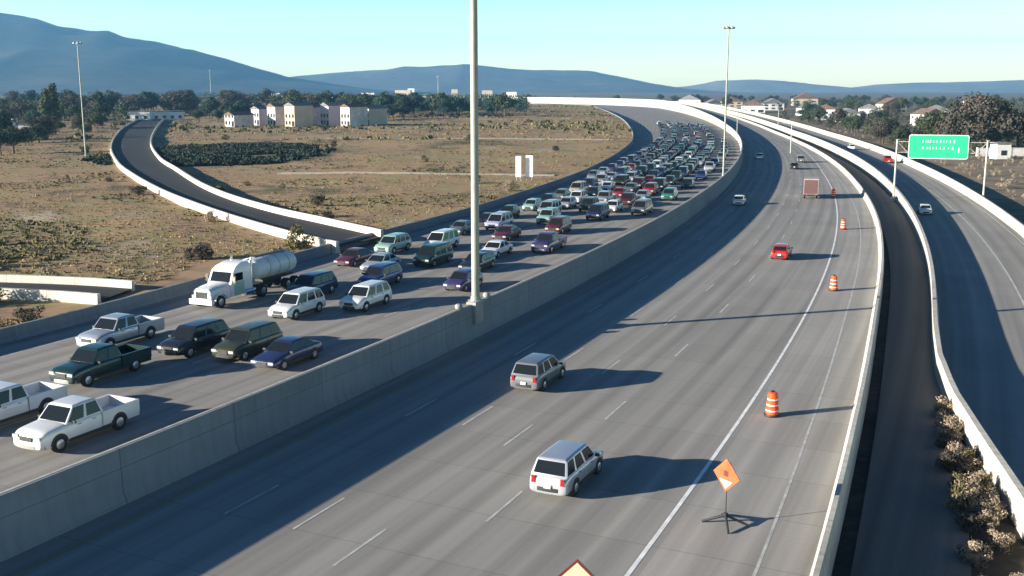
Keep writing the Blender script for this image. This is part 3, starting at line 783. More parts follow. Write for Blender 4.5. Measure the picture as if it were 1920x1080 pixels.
for off, a, b, lane, gap in LANES:
    s = a + 3; cnt = {}
    while s < b:
        k = rnd.choices(['sedan', 'suv', 'hatch', 'van', 'pickup'], [4, 4, 1.5, 1.5, 2.2])[0]; c = rnd.choice(COLS)
        i = cnt.get((k, c), 0); cnt[(k, c)] = i + 1
        o_ = off * (1 + 0.0007 * max(0, s - 200)) + rnd.uniform(-.35, .35)
        jam(k, c, s, o_, '%s %s, %s such in the %s' % (c, KIND_WORD[k], ORD[min(i, len(ORD) - 1)], lane), simple=s > 170)
        s += gap * rnd.uniform(0.84, 1.22) + (1.0 if k == 'pickup' else 0)

# open carriageway traffic, seen from behind
def drive(kind, colour, s, off, label, z=Z_R, simple=False):
    x, y = P(s, off)
    return vehicle(kind, colour, (x, y, z + 0.004), rz_away(s), label, 'cars moving on the open carriageways', simple)
drive('suv', 'silver', 32.5, 16.3, 'silver white tall car with shaded right side on the open carriageway, nearest the camera')
drive('suv', 'grey', 46.6, 8.75, 'dark grey tall car at the edge of the wall shadow, mid carriageway')
drive('hatch', 'red', 100.5, 15.3, 'red hatchback on the sunlit open carriageway')
drive('sedan', 'white', 151.5, 4.7, 'white sedan inside the blue wall shadow farther up the open carriageway')
drive('sedan', 'silver', 263, 4.2, 'small silver sedan far up the shaded lane of the open carriageway', simple=True)
drive('sedan', 'black', 229, 11.9, 'black sedan on the bend of the open carriageway behind the box truck')
drive('sedan', 'white', 156, 31.9, 'white sedan on the outer right road near the green sign', Z_3)
drive('pickup', 'red', 270, 36.5, 'red pickup far along the outer right road', Z_3)
drive('suv', 'grey', 252, 14.0, 'grey tall car far ahead on the sunlit bend')
drive('suv', 'white', 330, 34.2, 'white tall car farthest along the outer right road', Z_3, True)

# box truck far up the open carriageway
def box_truck(loc, rz, label):
    r = empty('box_truck', loc, rz, label, 'truck')
    q = MB(); q.box((0, -1.3, 2.05), (2.3, 4.6, 2.5)); b = q.build('cargo_box', M['truck_box'], r)
    q = MB(); q.box((0, -3.61, 2.0), (2.1, 0.03, 2.25)); q.build('rear_door', M['truck_door'], r)
    q = MB(); q.box((0, 2.0, 1.35), (2.1, 1.6, 1.7), taper=0.86); q.box((0, 3.0, 1.0), (2.0, 1.0, 0.9), taper=0.9); q.build('cab', PAINT['white'], r, smooth=35)
    q = MB(); q.box((0, 2.82, 1.75), (1.7, 0.06, 0.6)); q.build('windshield', M['glass'], r)
    q = MB(); q.box((0, -0.2, 0.62), (1.0, 6.2, 0.22)); q.build('chassis', M['black'], r)
    for s in (-1, 1):
        for y in (2.7, -2.2): wheel(r, s * 0.98, y, 0.45, 0.28)
        q = MB(); q.box((s * 0.95, -3.63, 0.72), (0.22, 0.06, 0.14)); q.build('taillight', M['tail'], r)
    return r
M['truck_box'] = mat('truck_box_pale', (0.34, 0.28, 0.27), rough=0.6, var=0.08)
M['truck_door'] = mat('truck_door_red', (0.115, 0.055, 0.052), rough=0.6, var=0.1)
x, y = P(166, 15.0)
box_truck((x, y, Z_R), rz_away(166), 'pale reddish box truck on the bend of the open carriageway')

# tank truck in the jam
def tank_truck(s, off):
    x, y = P(s, off)
    r = empty('tank_truck', (x, y, zl(s)), rz_toward(s), 'white tank truck with pale grey rounded tank beside the left barrier', 'tank truck', JAM)
    # front is +Y; tractor 0..6.5, trailer behind
    q = MB()
    rings = []
    for yy, hw, z0, z1 in ((2.9, .62, .75, 1.45), (2.8, .80, .6, 1.62), (2.2, .92, .6, 1.72), (1.0, .98, .6, 1.82), (0.75, 1.02, .6, 1.9)):
        rings.append([(-hw, yy, z0), (-hw, yy, z1 - .2), (-hw * .75, yy, z1), (hw * .75, yy, z1), (hw, yy, z1 - .2), (hw, yy, z0)])
    q.loft(rings); q.build('hood', PAINT['white'], r, smooth=40)
    q = MB(); rings = []
    for z, y0, y1, hw in ((0.7, .75, -1.9, 1.12), (1.75, .75, -1.9, 1.14), (2.75, .30, -1.9, 1.08), (3.05, -.1, -1.85, .98), (3.3, -.9, -1.8, .85)):
        rings.append([(-hw, y0, z), (hw, y0, z), (hw, y1, z), (-hw, y1, z)])
    q.loft(rings); q.build('cab', PAINT['white'], r, smooth=30)
    q = MB(); panel(q, (-1.0, .77, 1.8), (1.0, .77, 1.8), (.94, .34, 2.68), (-.94, .34, 2.68), 0.06, 0.02); q.build('windshield', M['glass'], r)
    for s_ in (-1, 1):
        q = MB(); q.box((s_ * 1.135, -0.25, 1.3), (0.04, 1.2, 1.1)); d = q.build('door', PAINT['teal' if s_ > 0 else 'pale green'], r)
        q = MB(); q.box((s_ * 1.135, -0.25, 2.22), (0.04, 0.95, 0.62)); q.build('side_window', M['glass'], r)
        q = MB(); q.box((s_ * 1.34, .55, 2.1), (0.24, 0.12, 0.6)); q.build('mirror', M['chrome'], r)
        q = MB(); q.tube((s_ * .98, -2.05, 1.0), (s_ * .98, -2.05, 3.55), .09, .09, 10); q.build('exhaust_stack', M['chrome'], r, smooth=40)
        q = MB(); q.tube((s_ * 1.0, -.9, .75), (s_ * 1.0, -2.0, .75), .32, .32, 14); q.build('fuel_tank', M['chrome'], r, smooth=40)
        q = MB(); q.box((s_ * .78, 2.86, 1.0), (.32, .1, .26)); q.build('headlight', M['lamp'], r)
        q = MB(); q.lathe([(.62, 0), (.66, .1)], 12); 
        rings = []
        for k in range(9):
            a = math.pi * (0.05 + 0.9 * k / 8); cy, cz = 1.95 + .70 * math.cos(a), .52 + .66 * math.sin(a)
            rings.append([(s_ * .78, cy, cz), (s_ * 1.16, cy, cz), (s_ * 1.16, cy, cz + .06), (s_ * .78, cy, cz + .06)])
        q = MB(); q.loft(rings); q.build('fender', PAINT['white'], r, smooth=40)
        for yy in (1.95, -3.2): wheel(r, s_ * .98, yy, .52, .30 if yy > 0 else .5)
        for yy in (-6.6, -7.8): wheel(r, s_ * .98, yy, .52, .5)
    q = MB(); q.box((0, 2.98, .62), (2.2, .18, .42)); q.build('bumper', PAINT['white'], r)
    q = MB(); q.box((0, 2.915, 1.12), (1.05, .05, .62)); q.build('grille', M['chrome'], r)
    q = MB(); q.box((0, -2.4, .85), (.9, 6.6, .28)); q.box((0, -6.3, 1.15), (.8, 4.2, .22)); q.build('chassis', M['black'], r)
    q = MB(); rings = []
    for yy, sc_ in ((-2.75, .55), (-2.85, .85), (-3.05, 1), (-8.0, 1), (-8.2, .85), (-8.3, .55)):
        rings.append([(1.15 * sc_ * math.cos(t), yy, 2.3 + .95 * sc_ * math.sin(t)) for t in [2 * math.pi * k / 24 for k in range(24)]])
    q.loft(rings)
    q.build('tank', M['tank'], r, smooth=50)
    for yy in (-4.4, -5.7, -7.0):
        q = MB(); q.loft([[(1.18 * math.cos(t), yy + dy, 2.3 + .98 * math.sin(t)) for t in [2 * math.pi * k / 24 for k in range(24)]] for dy in (-.06, .06)]); q.build('tank_band', M['metal'], r, smooth=50)
    q = MB(); q.box((0, -5.6, 3.29), (.5, 4.2, .06)); q.build('walkway', M['dark_metal'], r)
    r.scale = (.95, .95, .92)
    return r
tank_truck(52.2, -19.3)

# ------------------------------------------------------------------ traffic drums and signs
def drum_proto():
    r = empty('traffic_drum')
    q = MB(); q.lathe([(.36, 0), (.38, .05), (.36, .10), (.30, .11)], 20); q.build('base', M['black'], r, smooth=40)
    q = MB(); q.lathe([(.30, .11), (.30, .42), (.275, .43), (.275, .72), (.25, .73), (.25, 1.0), (.22, 1.04), (.22, 1.12), (.16, 1.16)], 20); q.build('drum_body', M['orange'], r, smooth=30)
    for z, rr in ((.26, .304), (.53, .279), (.80, .254)):
        q = MB(); q.lathe([(rr, z), (rr, z + .06)], 20); q.build('reflective_band', M['refl'], r, smooth=30)
    q = MB(); q.loft([[(.10 * math.cos(t), dy, 1.19 + .06 * math.sin(t)) for t in [2 * math.pi * k / 10 for k in range(10)]] for dy in (-.03, .03)]); q.build('handle', M['black'], r)
    return r
dp = drum_proto()
drums = [(14.2, 54.5, 0, 'orange traffic drum nearest the camera, with long shadow reaching the right barrier'),
         (28.5, 90.5, 0, 'second orange traffic drum up the shoulder, right of the solid line'),
         (42.2, 131.6, 0, 'faint far orange traffic drum right of the solid line'),
         (53.2, 172.0, 0, 'farthest orange traffic drum on the sunlit bend')]
for i, (x, y, z, lb) in enumerate(drums):
    o = dp if i == 0 else copy_tree(dp)
    o.location = (x, y, z + 0.004); o.scale = (1.15, 1.15, 1.15)
    tag(o, lb, 'traffic drum', 'orange drums along the closed shoulder')

def sign_stand(loc, rz, zc, half, face, edge, label, leg_l=0.95):
    r = empty('roll_up_sign', loc, rz, label, 'road sign')
    q = MB(); d = [(0, zc + half), (half, zc), (0, zc - half), (-half, zc)]
    q.loft([[(a, -0.02, b) for a, b in d], [(a, 0.02, b) for a, b in d]]); p = q.build('sign_panel', edge, r)
    k = 0.86; q = MB(); dd = [(a * k, zc + (b - zc) * k) for a, b in d]
    q.loft([[(a, -0.032, b) for a, b in dd], [(a, -0.021, b) for a, b in dd]]); q.build('sign_face', face, p)
    q = MB(); q.tube((0, 0.04, 0.35), (0, 0.04, zc + half * 0.9), .022, .018, 8); q.tube((-half * .9, .045, zc), (half * .9, .045, zc), .012, .012, 6); q.build('mast', M['dark_metal'], r)
    q = MB(); q.box((0, 0.04, 0.40), (0.14, 0.14, 0.22)); q.build('hub', M['dark_metal'], r)
    for a in (40, 140, 220, 320):
        q = MB(); q.tube((0, 0.04, .42), (leg_l * math.cos(R(a)), .04 + leg_l * math.sin(R(a)), .05), .06, .05, 8); q.build('leg', M['dark_metal'], r, smooth=40)
    return r
ss = sign_stand((8.7, 40.0, 0.0), R(-54), 2.15, 0.70, M['orange_red'], M['orange_dark'], 'orange diamond roll-up sign on black four legged stand at the solid line')
q = MB(); q.loft([[(-.34, -0.040, 1.93), (.34, -0.040, 1.93), (0, -0.040, 1.58)], [(-.34, -0.033, 1.93), (.34, -0.033, 1.93), (0, -0.033, 1.58)]]); q.build('glint_patch', M['refl'], ss)  # white triangle: glint of light painted onto the lower sign face
q = MB(); q.loft([[(-.12, -0.040, 2.35), (.12, -0.040, 2.35), (.12, -0.040, 2.1), (-.12, -0.040, 2.1)], [(-.12, -0.033, 2.35), (.12, -0.033, 2.35), (.12, -0.033, 2.1), (-.12, -0.033, 2.1)]]); q.build('dark_mark', M['brown_edge'], ss)
sign_stand((2.18, 32.3, 0.0), R(-8), 1.3, 0.86, M['cream'], M['brown_edge'], 'cream diamond sign with red brown edge, only its top corner showing at the bottom')

# ------------------------------------------------------------------ light poles
M['pole_steel'] = mat('weathered_pole_steel', (0.29, 0.31, 0.27), rough=0.55, metal=0.2, var=0.12, scale=0.8)
def mast(name, loc, h, r0, r1, label, ring=True, segs=1):
    r = empty(name, loc, 0, label, 'light pole')
    q = MB(); q.tube((0, 0, 0.05), (0, 0, h), r0, r1, 16); q.build('pole', M['pole_steel'], r, smooth=60)
    q = MB(); q.lathe([(r0 * 1.9, 0), (r0 * 1.9, .06), (r0 * 1.3, .07), (r0 * 1.15, .35)], 16); q.build('base_plate', M['pole_steel'], r, smooth=30)
    if ring:
        q = MB(); q.lathe([(.55, h - .4), (.62, h - .4), (.62, h - .3), (.55, h - .3)], 16); q.build('lamp_ring', M['metal'], r, smooth=30)
        for k in range(6):
            a = k * math.pi / 3; q = MB(); q.lathe([(.12, 0), (.3, .1), (.25, .3), (.1, .45)], 10, c=(.85 * math.cos(a), .85 * math.sin(a), h - .6)); q.build('lamp', M['metal'], r, smooth=40)
    return r
px_, py_ = P(56.0, -0.1)
main = mast('light_pole', (px_, py_, 2.62), 36, 0.29, 0.235, 'tall thick steel light pole standing on the median wall, rising out of the picture')
q = MB(); q.box((0, 0, -.09), (.74, 1.5, .22), rz=-head(56.0)); q.box((0, 0, -.9), (.62, 1.3, 1.4), rz=-head(56.0)); q.build('pedestal', M['pedestal'], main)
for i, ds_ in enumerate((-2.3, 2.3)):
    x, y = P(56.0 + ds_, -0.3); q = MB(); q.lathe([(.22, 0), (.28, .10), (.26, .26), (.16, .34)], 14, c=(x - px_, y - py_, -.17)); q.build('junction_cap', M['pedestal'], main, smooth=50)
mast('light_pole', (-101, 248, 2.0), 26.5, .18, .10, 'slim pale high light pole in the field left of the loop ramp')
mast('light_pole', (-350, 1230, 0), 40, .4, .25, 'far slim light pole over the tree line, left of the white houses')
x, y = P(175, -.2); mast('light_pole', (x, y, 2.4), 26, .18, .10, 'slim high light pole beside the jammed bend, right of centre')
x, y = P(358, -0.2); mast('light_pole', (x, y, 2.4), 9.5, .16, .12, 'short pale light pole farther back on the median wall, behind the jammed bend')
mast('light_pole', (-46, 660, 2.0), 24, .3, .18, 'distant pale light pole before the dark wooded rise')
def lamp_post(loc, h, rz, label):
    r = empty('street_lamp', loc, rz, label, 'street lamp')
    q = MB(); q.tube((0, 0, 0), (0, 0, h), .16, .10, 12); q.tube((0, 0, h - .1), (-1.8, 0, h + .25), .07, .05, 8); q.build('pole', M['metal'], r, smooth=50)
    q = MB(); q.box((-2.1, 0, h + .22), (.85, .34, .16), taper=.8); q.build('lamp', M['metal'], r)
    return r
x, y = P(486, 26); lamp_post((x, y, -1), 10, 0, 'small white street lamp on the far right road before the houses')
x, y = P(290, 13.2); lamp_post((x, y, 0), 8, 0, 'short white street lamp on the bend of the open carriageway')

# ------------------------------------------------------------------ overhead sign
def gantry(s):
    (xa, ya), (xb, yb) = P(s, off_bar2(s) - 0.5), P(s, off_bar3(s) + 0.75)
    L = math.dist((xa, ya), (xb, yb)); rz = math.atan2(yb - ya, xb - xa)
    r = empty('sign_gantry', (xa, ya, -1.15), rz, 'overhead gantry with wide green guide sign across the outer right road', 'road sign')
    for x in (0, L):
        q = MB(); q.tube((x, 0, 0), (x, 0, 10.3), .17, .15, 14); q.box((x, 0, .25), (.9, .9, .5)); q.box((x, 0, 10.35), (.5, .5, .1)); q.build('post', M['metal'], r, smooth=40)
    for z in (8.2, 10.0):
        q = MB(); q.tube((0, 0, z), (L, 0, z), .07, .07, 10); q.build('beam', M['metal'], r, smooth=40)
    q = MB()
    for k in range(8): q.tube((L * k / 8, 0, 8.2 if k % 2 else 10.0), (L * (k + 1) / 8, 0, 10.0 if k % 2 else 8.2), .05, .05, 6)
    q.build('lattice', M['metal'], r)
    cx = L * 0.56 - 1.4; hw, z0, z1 = 4.7, 7.2, 11.2
    q = MB()
    def rr(hw_, za, zb_, rad=.35):
        pts = []
        for sx, sz, a0 in ((1, 1, 0), (-1, 1, 90), (-1, -1, 180), (1, -1, 270)):
            for k in range(5):
                a = R(a0 + 22.5 * k); pts.append((cx + sx * (hw_ - rad) + rad * math.cos(a), (zb_ if sz > 0 else za) - sz * rad + rad * math.sin(a)))
        return pts
    q.loft([[(a, -.32, b) for a, b in rr(hw, z0, z1)], [(a, -.24, b) for a, b in rr(hw, z0, z1)]]); sp = q.build('sign_panel', M['refl'], r)
    q = MB(); q.loft([[(a, -.335, b) for a, b in rr(hw - .1, z0 + .1, z1 - .1)], [(a, -.321, b) for a, b in rr(hw - .1, z0 + .1, z1 - .1)]]); q.build('green_face', M['green_sign'], sp)
    # unreadable white legend: rows of short strokes and one slanted arrow
    q = MB(); rr_ = random.Random(3)
    for row, zz, hgt in ((0, 10.1, .5), (1, 9.0, .5)):
        xx = cx - 2.6
        while xx < cx + 2.3:
            wd = rr_.uniform(.16, .42)
            q.box((xx + wd / 2, -.343, zz), (wd * .45, .012, hgt * rr_.uniform(.55, 1.0)))
            xx += wd + rr_.uniform(.1, .34)
    q.box((cx + 3.2, -.343, 8.7), (.16, .012, .9)); q.build('legend', M['refl'], sp)
    return r
gantry(176)

# two white boards in the field
def board(loc, h, wd, label):
    r = empty('white_board', loc, R(-10), label, 'board', 'white boards in the field')
    q = MB(); q.box((0, 0, h * .58), (wd, .07, h * .84)); q.build('panel', M['refl'], r)
    for s in (-1, 1):
        q = MB(); q.box((s * wd * .35, .08, h * .5), (.09, .09, h)); q.build('post', M['metal'], r)
board((1.1, 181, 1.9), 4.3, .95, 'left narrower one of two upright white boards in the field beside the jam')
board((3.0, 181.4, 1.9), 4.4, 1.25, 'right wider one of two upright white boards in the field beside the jam')

# ------------------------------------------------------------------ buildings
def house(loc, wd, dp, h, rz, wall, roof, label, group, nwin=3, storeys=2, cat='house'):
    r = empty('house', loc, rz, label, cat, group)
    q = MB(); q.box((0, 0, h / 2 - .3), (wd, dp, h + .6)); q.build('wall', wall, r)
    q = MB(); o = .45; rh = wd * .24
    A = [(-wd / 2 - o, -dp / 2 - o, h), (wd / 2 + o, -dp / 2 - o, h), (0, -dp / 2 - o, h + rh)]
    B = [(a, -b, c) for a, b, c in A]
    q.loft([A, B]); q.build('roof', roof, r)
    for f in range(storeys):
        for k in range(nwin):
            x = -wd / 2 + wd * (k + .5) / nwin
            if f == 0 and k == nwin - 1:
                q = MB(); q.box((x, -dp / 2, 1.1), (wd / nwin * .7, .12, 2.3)); q.build('garage_door', M['window'], r); continue
            q = MB(); q.box((x, -dp / 2, 1.5 + f * 2.9), (wd / nwin * .5, .1, 1.5)); q.build('window', M['window'], r)
            q = MB(); q.box((-wd / 2, -dp / 2 + dp * (k + .5) / nwin, 1.5 + f * 2.9), (.1, dp / nwin * .4, 1.3)); q.build('window', M['window'], r)
    return r
def flat_building(loc, wd, dp, h, rz, wall, label, group, n=5, cat='warehouse'):
    r = empty('warehouse', loc, rz, label, cat, group)
    q = MB(); q.box((0, 0, h / 2 - .3), (wd, dp, h + .6)); q.build('wall', wall, r)
    q = MB(); q.box((0, 0, h + .45), (wd + .3, dp + .3, .3)); q.build('roof', M['grey_roof'], r)
    for k in range(n):
        q = MB(); q.box((-wd / 2 + wd * (k + .5) / n, -dp / 2, h * .42), (wd / n * .4, .12, h * .35)); q.build('window', M['window'], r)
    return r
HG = 'white row houses behind the field'
place_names = ['leftmost small', 'second', 'third', 'fourth', 'fifth', 'sixth', 'seventh', 'rightmost']
for i, (u, wd, h) in enumerate([(455, 6.0, 5.0), (503, 5.5, 7.4), (534, 6, 8.6), (566, 6, 9.2), (600, 5.5, 8.2), (632, 6, 9.0), (668, 5.5, 8.6), (704, 6, 7.6)]):
    Y = 455 + (i * 5 % 3) * 9; x = (u - 960) / FPX * Y
    house((x, Y, 2.0), wd, 11, h * .95, R(-34 - (i * 37) % 11), [M['row_wall'], M['lilac_wall'], M['row_wall'], M['tan_wall']][i % 4], M['grey_roof' if i % 2 else 'roof'],
          '%s of the pale row houses behind the dry field, left of the tall pole' % place_names[i], HG)
flat_building((-193, 545, 1.5), 13, 9, 4.6, R(6), M['white_wall'], 'low bright white shed just left of where the loop ramp ends', 'white sheds', 3)
flat_building((-183, 560, 1.5), 16, 9, 4.4, R(22), M['white_wall'], 'longer low white shed behind the end of the loop ramp', 'white sheds', 4)
flat_building((-212, 440, 1.6), 9, 4, 4.0, R(0), M['white_wall'], 'white shed at the far left edge among the trees', 'white sheds', 2)
flat_building((-166, 360, 1.8), 5, 3, 3.6, R(10), M['white_wall'], 'small white hut in the field left of the slim pole', 'white sheds', 1)
bt = 0
for u, Y, wd, h, wl in [(330, 1500, 22, 9, 'tan_wall'), (478, 1250, 12, 12, 'tan_wall'), (520, 1900, 30, 12, 'white_wall'), (760, 2400, 36, 17, 'tan_wall'), (775, 2500, 16, 21, 'white_wall'), (855, 2300, 14, 19, 'tan_wall'), (695, 2100, 26, 12, 'white_wall'),
                        (915, 2000, 20, 17, 'tan_wall'), (960, 2000, 20, 14, 'white_wall')]:
    flat_building(((u - 960) / FPX * Y, Y, -1), wd, 14, h, R((u * 7) % 20 - 10), M[wl], '%s distant block on the left horizon, %s along from the left' % ('tan' if wl == 'tan_wall' else 'white', ORD[bt] if bt else 'first'), 'far blocks on the left horizon', 5, 'building'); bt += 1
HG2 = 'houses beyond the right roads'
for i, (u, Y, wd, h, wl, rf) in enumerate([(1290, 1250, 26, 7, 'white_wall', 'grey_roof'), (1405, 900, 20, 5.5, 'white_wall', 'roof'), (1440, 1000, 20, 6, 'white_wall', 'grey_roof'), (1510, 800, 16, 5, 'white_wall', 'grey_roof'), (1540, 680, 13, 6.5, 'white_wall', 'roof'),
                                           (1580, 640, 12, 5, 'white_wall', 'grey_roof'), (1730, 560, 13, 6, 'white_wall', 'roof'), (1745, 600, 14, 7, 'white_wall', 'grey_roof'), (1905, 480, 12, 5.5, 'tan_wall', 'roof'), (1660, 900, 22, 7, 'tan_wall', 'roof'), (1820, 1000, 26, 8, 'white_wall', 'roof'), (1500, 1300, 30, 8, 'tan_wall', 'roof'), (1330, 1080, 15, 5.5, 'white_wall', 'grey_roof'), (1620, 760, 14, 5.5, 'white_wall', 'grey_roof'), (1365, 1150, 22, 6, 'tan_wall', 'roof')]):
    house(((u - 960) / FPX * Y, Y, -1.4), wd, 12, h, R((i * 53) % 40 - 25), M[wl], M[rf], '%s house with %s roof beyond the right roads, %s from the left' % ('white' if wl == 'white_wall' else 'tan', 'brown' if rf == 'roof' else 'grey', ['first', 'third', 'fourth', 'sixth', 'seventh', 'eighth', 'tenth', 'eleventh', 'last', 'ninth', 'twelfth', 'fifth', 'second', 'ninth small one', 'third large one'][i]), HG2, 3, 2 if h > 5.8 else 1)
def low_wall(a, b, h, label):
    L = math.dist(a, b); q = MB(); q.box((0, 0, h / 2), (L, .35, h)); q.box((0, 0, h + .06), (L + .1, .5, .12))
    for k in range(int(L / 5) + 1): q.box((-L / 2 + 5 * k, 0, h / 2 + .1), (.5, .55, h + .2))
    o = q.build('boundary_wall', M['white_wall'], loc=((a[0] + b[0]) / 2, (a[1] + b[1]) / 2, -1.65)); o.rotation_euler = (0, 0, math.atan2(b[1] - a[1], b[0] - a[0]))
    tag(o, label, 'wall')
flat_building((138, 296, -1.6), 4, 4, 3.9, R(4), M['white_wall'], 'small pale block at the end of the wall right of the green sign', 'white blocks', 1, 'hut')
flat_building((151, 300, -1.6), 6, 4, 4.2, R(-4), M['white_wall'], 'small pale block at the very right edge behind the sign', 'white blocks', 2, 'hut')
low_wall((136, 306), (185, 310), 2.3, 'pale boundary wall running out at the right edge behind the sign')

# ------------------------------------------------------------------ trees and shrubs
def leaf_cloud(mb, blobs, n, size, rg):
    tot = sum(b[3] ** 2 for b in blobs); vs, fs = [], []
    for bx, by, bz, br, fl in blobs:
        for k in range(max(4, int(n * br ** 2 / tot))):
            d = Vector((rg.gauss(0, 1), rg.gauss(0, 1), rg.gauss(0, 1)))
            if d.length < 1e-3: continue
            d.normalize(); rad = br * (0.55 + 0.5 * rg.random() ** 0.6) * (1 + .35 * noise.noise(d * 2.3 + Vector((bx, by, bz))))
            p = Vector((bx, by, bz)) + Vector((d.x * rad, d.y * rad, d.z * rad * fl))
            u = (d + Vector((rg.uniform(-1, 1), rg.uniform(-1, 1), rg.uniform(-1, 1))) * .8).normalized(); t = u.orthogonal().normalized(); b_ = u.cross(t)
            a = rg.uniform(0, 6.28); t, b_ = t * math.cos(a) + b_ * math.sin(a), b_ * math.cos(a) - t * math.sin(a)
            sz = size * rg.uniform(.6, 1.3); i = len(vs)
            vs += [p - t * sz, p + b_ * sz * .6, p + t * sz, p - b_ * sz * .6]; fs.append((i, i + 1, i + 2, i + 3))
    mb.add(vs, fs)
def tree_proto(kind, seed, leaf):
    rg = random.Random(seed); r = empty('tree')
    q = MB(); crown = MB()
    if kind == 'round':
        H = 9.0; q.tube((0, 0, -.4), (.15, 0, 3.2), .28, .2, 8); tips = []
        for k in range(5):
            a = k * 1.256 + rg.uniform(-.3, .3); e = (2.2 * math.cos(a), 2.2 * math.sin(a), rg.uniform(4.6, 6.4)); q.tube((.15, 0, 3.0), e, .15, .05, 6); tips.append(e)
        blobs = [(x, y, z, rg.uniform(1.5, 2.3), .85) for x, y, z in tips] + [(0, 0, 6.6, 2.3, .9), (rg.uniform(-1, 1), rg.uniform(-1, 1), 7.6, 1.5, .8), (rg.uniform(-2, 2), rg.uniform(-2, 2), 4.2, 1.8, .7)]
        leaf_cloud(crown, blobs, 2200, .30, rg)
    elif kind == 'column':
        q.tube((0, 0, -.4), (0, 0, 7.5), .22, .06, 8); blobs = [(rg.uniform(-.3, .3), rg.uniform(-.3, .3), 1.6 + k * 1.0, 1.35 * (1 - abs(k - 3) / 9), 1.1) for k in range(8)]
        leaf_cloud(crown, blobs, 1500, .26, rg)
    elif kind == 'spread':
        q.tube((0, 0, -.4), (0, 0, 2.6), .34, .25, 8); blobs = []
        for k in range(9):
            a = k * .7 + rg.uniform(-.3, .3); rr = rg.uniform(1.6, 4.4); e = (rr * math.cos(a), rr * math.sin(a), rg.uniform(3.6, 6.8) - rr * .25); q.tube((0, 0, 2.4), e, .14, .04, 6); blobs.append((*e, rg.uniform(1.4, 2.4), .7))
        blobs.append((0, 0, 6.6, 2.4, .7)); leaf_cloud(crown, blobs, 4200, .23, rg)
    q.build('trunk', M['bark'], r, smooth=50); crown.build('crown', leaf, r, fix=False)
    return r
TP = {}
for kd, sd_, lf in [('round', 1, 'leaf_dark'), ('round', 2, 'leaf_mid'), ('column', 3, 'leaf_mid'), ('spread', 4, 'leaf_dark'), ('spread', 5, 'leaf_brown'), ('round', 6, 'leaf_teal'), ('spread', 7, 'leaf_teal'), ('round', 8, 'leaf_brown')]:
    TP.setdefault((kd, lf), tree_proto(kd, sd_, M[lf]))
USED = set()
def tree(key, x, y, z, sc_, label, group):
    pr = TP[key]
    if key in USED: o = copy_tree(pr)
    else: o = pr; USED.add(key)
    o.location = (x, y, z); o.rotation_euler = (0, 0, rnd.uniform(0, 6.28)); o.scale = (sc_ * rnd.uniform(.9, 1.2), sc_ * rnd.uniform(.9, 1.2), sc_)
    tag(o, label, 'tree', group)
def ground_z(x, y): return field_z(x, y) if (y < 1140 and xleft(y) - x < 690 and x < xleft(y)) else -1.7
def by_u(u, Y): return (u - 960) / FPX * Y
# left tree line
KL = [('round', 'leaf_dark'), ('round', 'leaf_mid'), ('spread', 'leaf_dark'), ('round', 'leaf_teal'), ('spread', 'leaf_brown')]
WORD = {'leaf_dark': 'dark green', 'leaf_mid': 'mid green', 'leaf_teal': 'blue green', 'leaf_brown': 'brown'}
SHAPE = {'round': 'round', 'spread': 'spreading', 'column': 'slender column'}
n_ = 0
for k in range(70):
    u = rnd.uniform(-60, 720); Y = rnd.uniform(560, 900)
    x = by_u(u, Y)
    if on_ramp(x, Y): continue
    key = rnd.choice(KL); tree(key, x, Y, ground_z(x, Y), rnd.uniform(1.0, 1.9), '%s %s tree in the long tree line below the blue mountain' % (WORD[key[1]], SHAPE[key[0]]), 'trees of the left tree line')
for u, Y, s_, key in [(10, 330, 1.0, KL[0]), (32, 262, .8, KL[2]), (8, 250, .7, KL[3]), (55, 300, .6, KL[0]), (20, 470, 1.1, KL[4]), (55, 520, 1.2, KL[4]), (75, 430, .8, KL[3]), (150, 500, 1.0, KL[0]), (190, 520, 1.3, KL[4]), (200, 480, 1.2, KL[0]), (130, 520, 1.0, KL[1]), (180, 420, .6, KL[1]), (60, 390, .6, KL[4]), (120, 380, .5, KL[1]), (345, 620, 1.2, KL[4]), (365, 640, 1.3, KL[4]), (400, 560, 1.0, KL[3]), (380, 520, .7, KL[2]), (415, 500, .7, KL[3]), (430, 540, 1.0, KL[0]), (440, 520, .8, KL[3])]:
    x = by_u(u, Y); tree(key, x, Y, ground_z(x, Y), s_, '%s %s tree among those left of the loop ramp and its end' % (WORD[key[1]], SHAPE[key[0]]), 'trees round the loop ramp')
for k in range(26):
    u = rnd.uniform(-40, 205); Y = rnd.uniform(300, 520); x = by_u(u, Y); key = rnd.choice(KL)
    if not on_ramp_wide(x, Y): tree(key, x, Y, ground_z(x, Y), rnd.uniform(.45, .95), '%s %s tree among those left of the loop ramp and its end' % (WORD[key[1]], SHAPE[key[0]]), 'trees round the loop ramp')
for u, Y, s_ in [(98, 420, 1.7), (112, 425, 1.9)]:
    x = by_u(u, Y); tree(('column', 'leaf_mid'), x, Y, ground_z(x, Y), s_, 'slender column tree standing tall, %s of the pair left of the slim pole' % ('left' if u < 100 else 'right'), 'column trees')
# behind and around the row houses
for k in range(20):
    u = rnd.uniform(450, 760); Y = rnd.uniform(505, 640); x = by_u(u, Y); key = rnd.choice([KL[0], KL[3], KL[2]])
    tree(key, x, Y, ground_z(x, Y), rnd.uniform(.8, 1.2), '%s %s tree close behind the pale row houses' % (WORD[key[1]], SHAPE[key[0]]), 'trees behind the row houses')
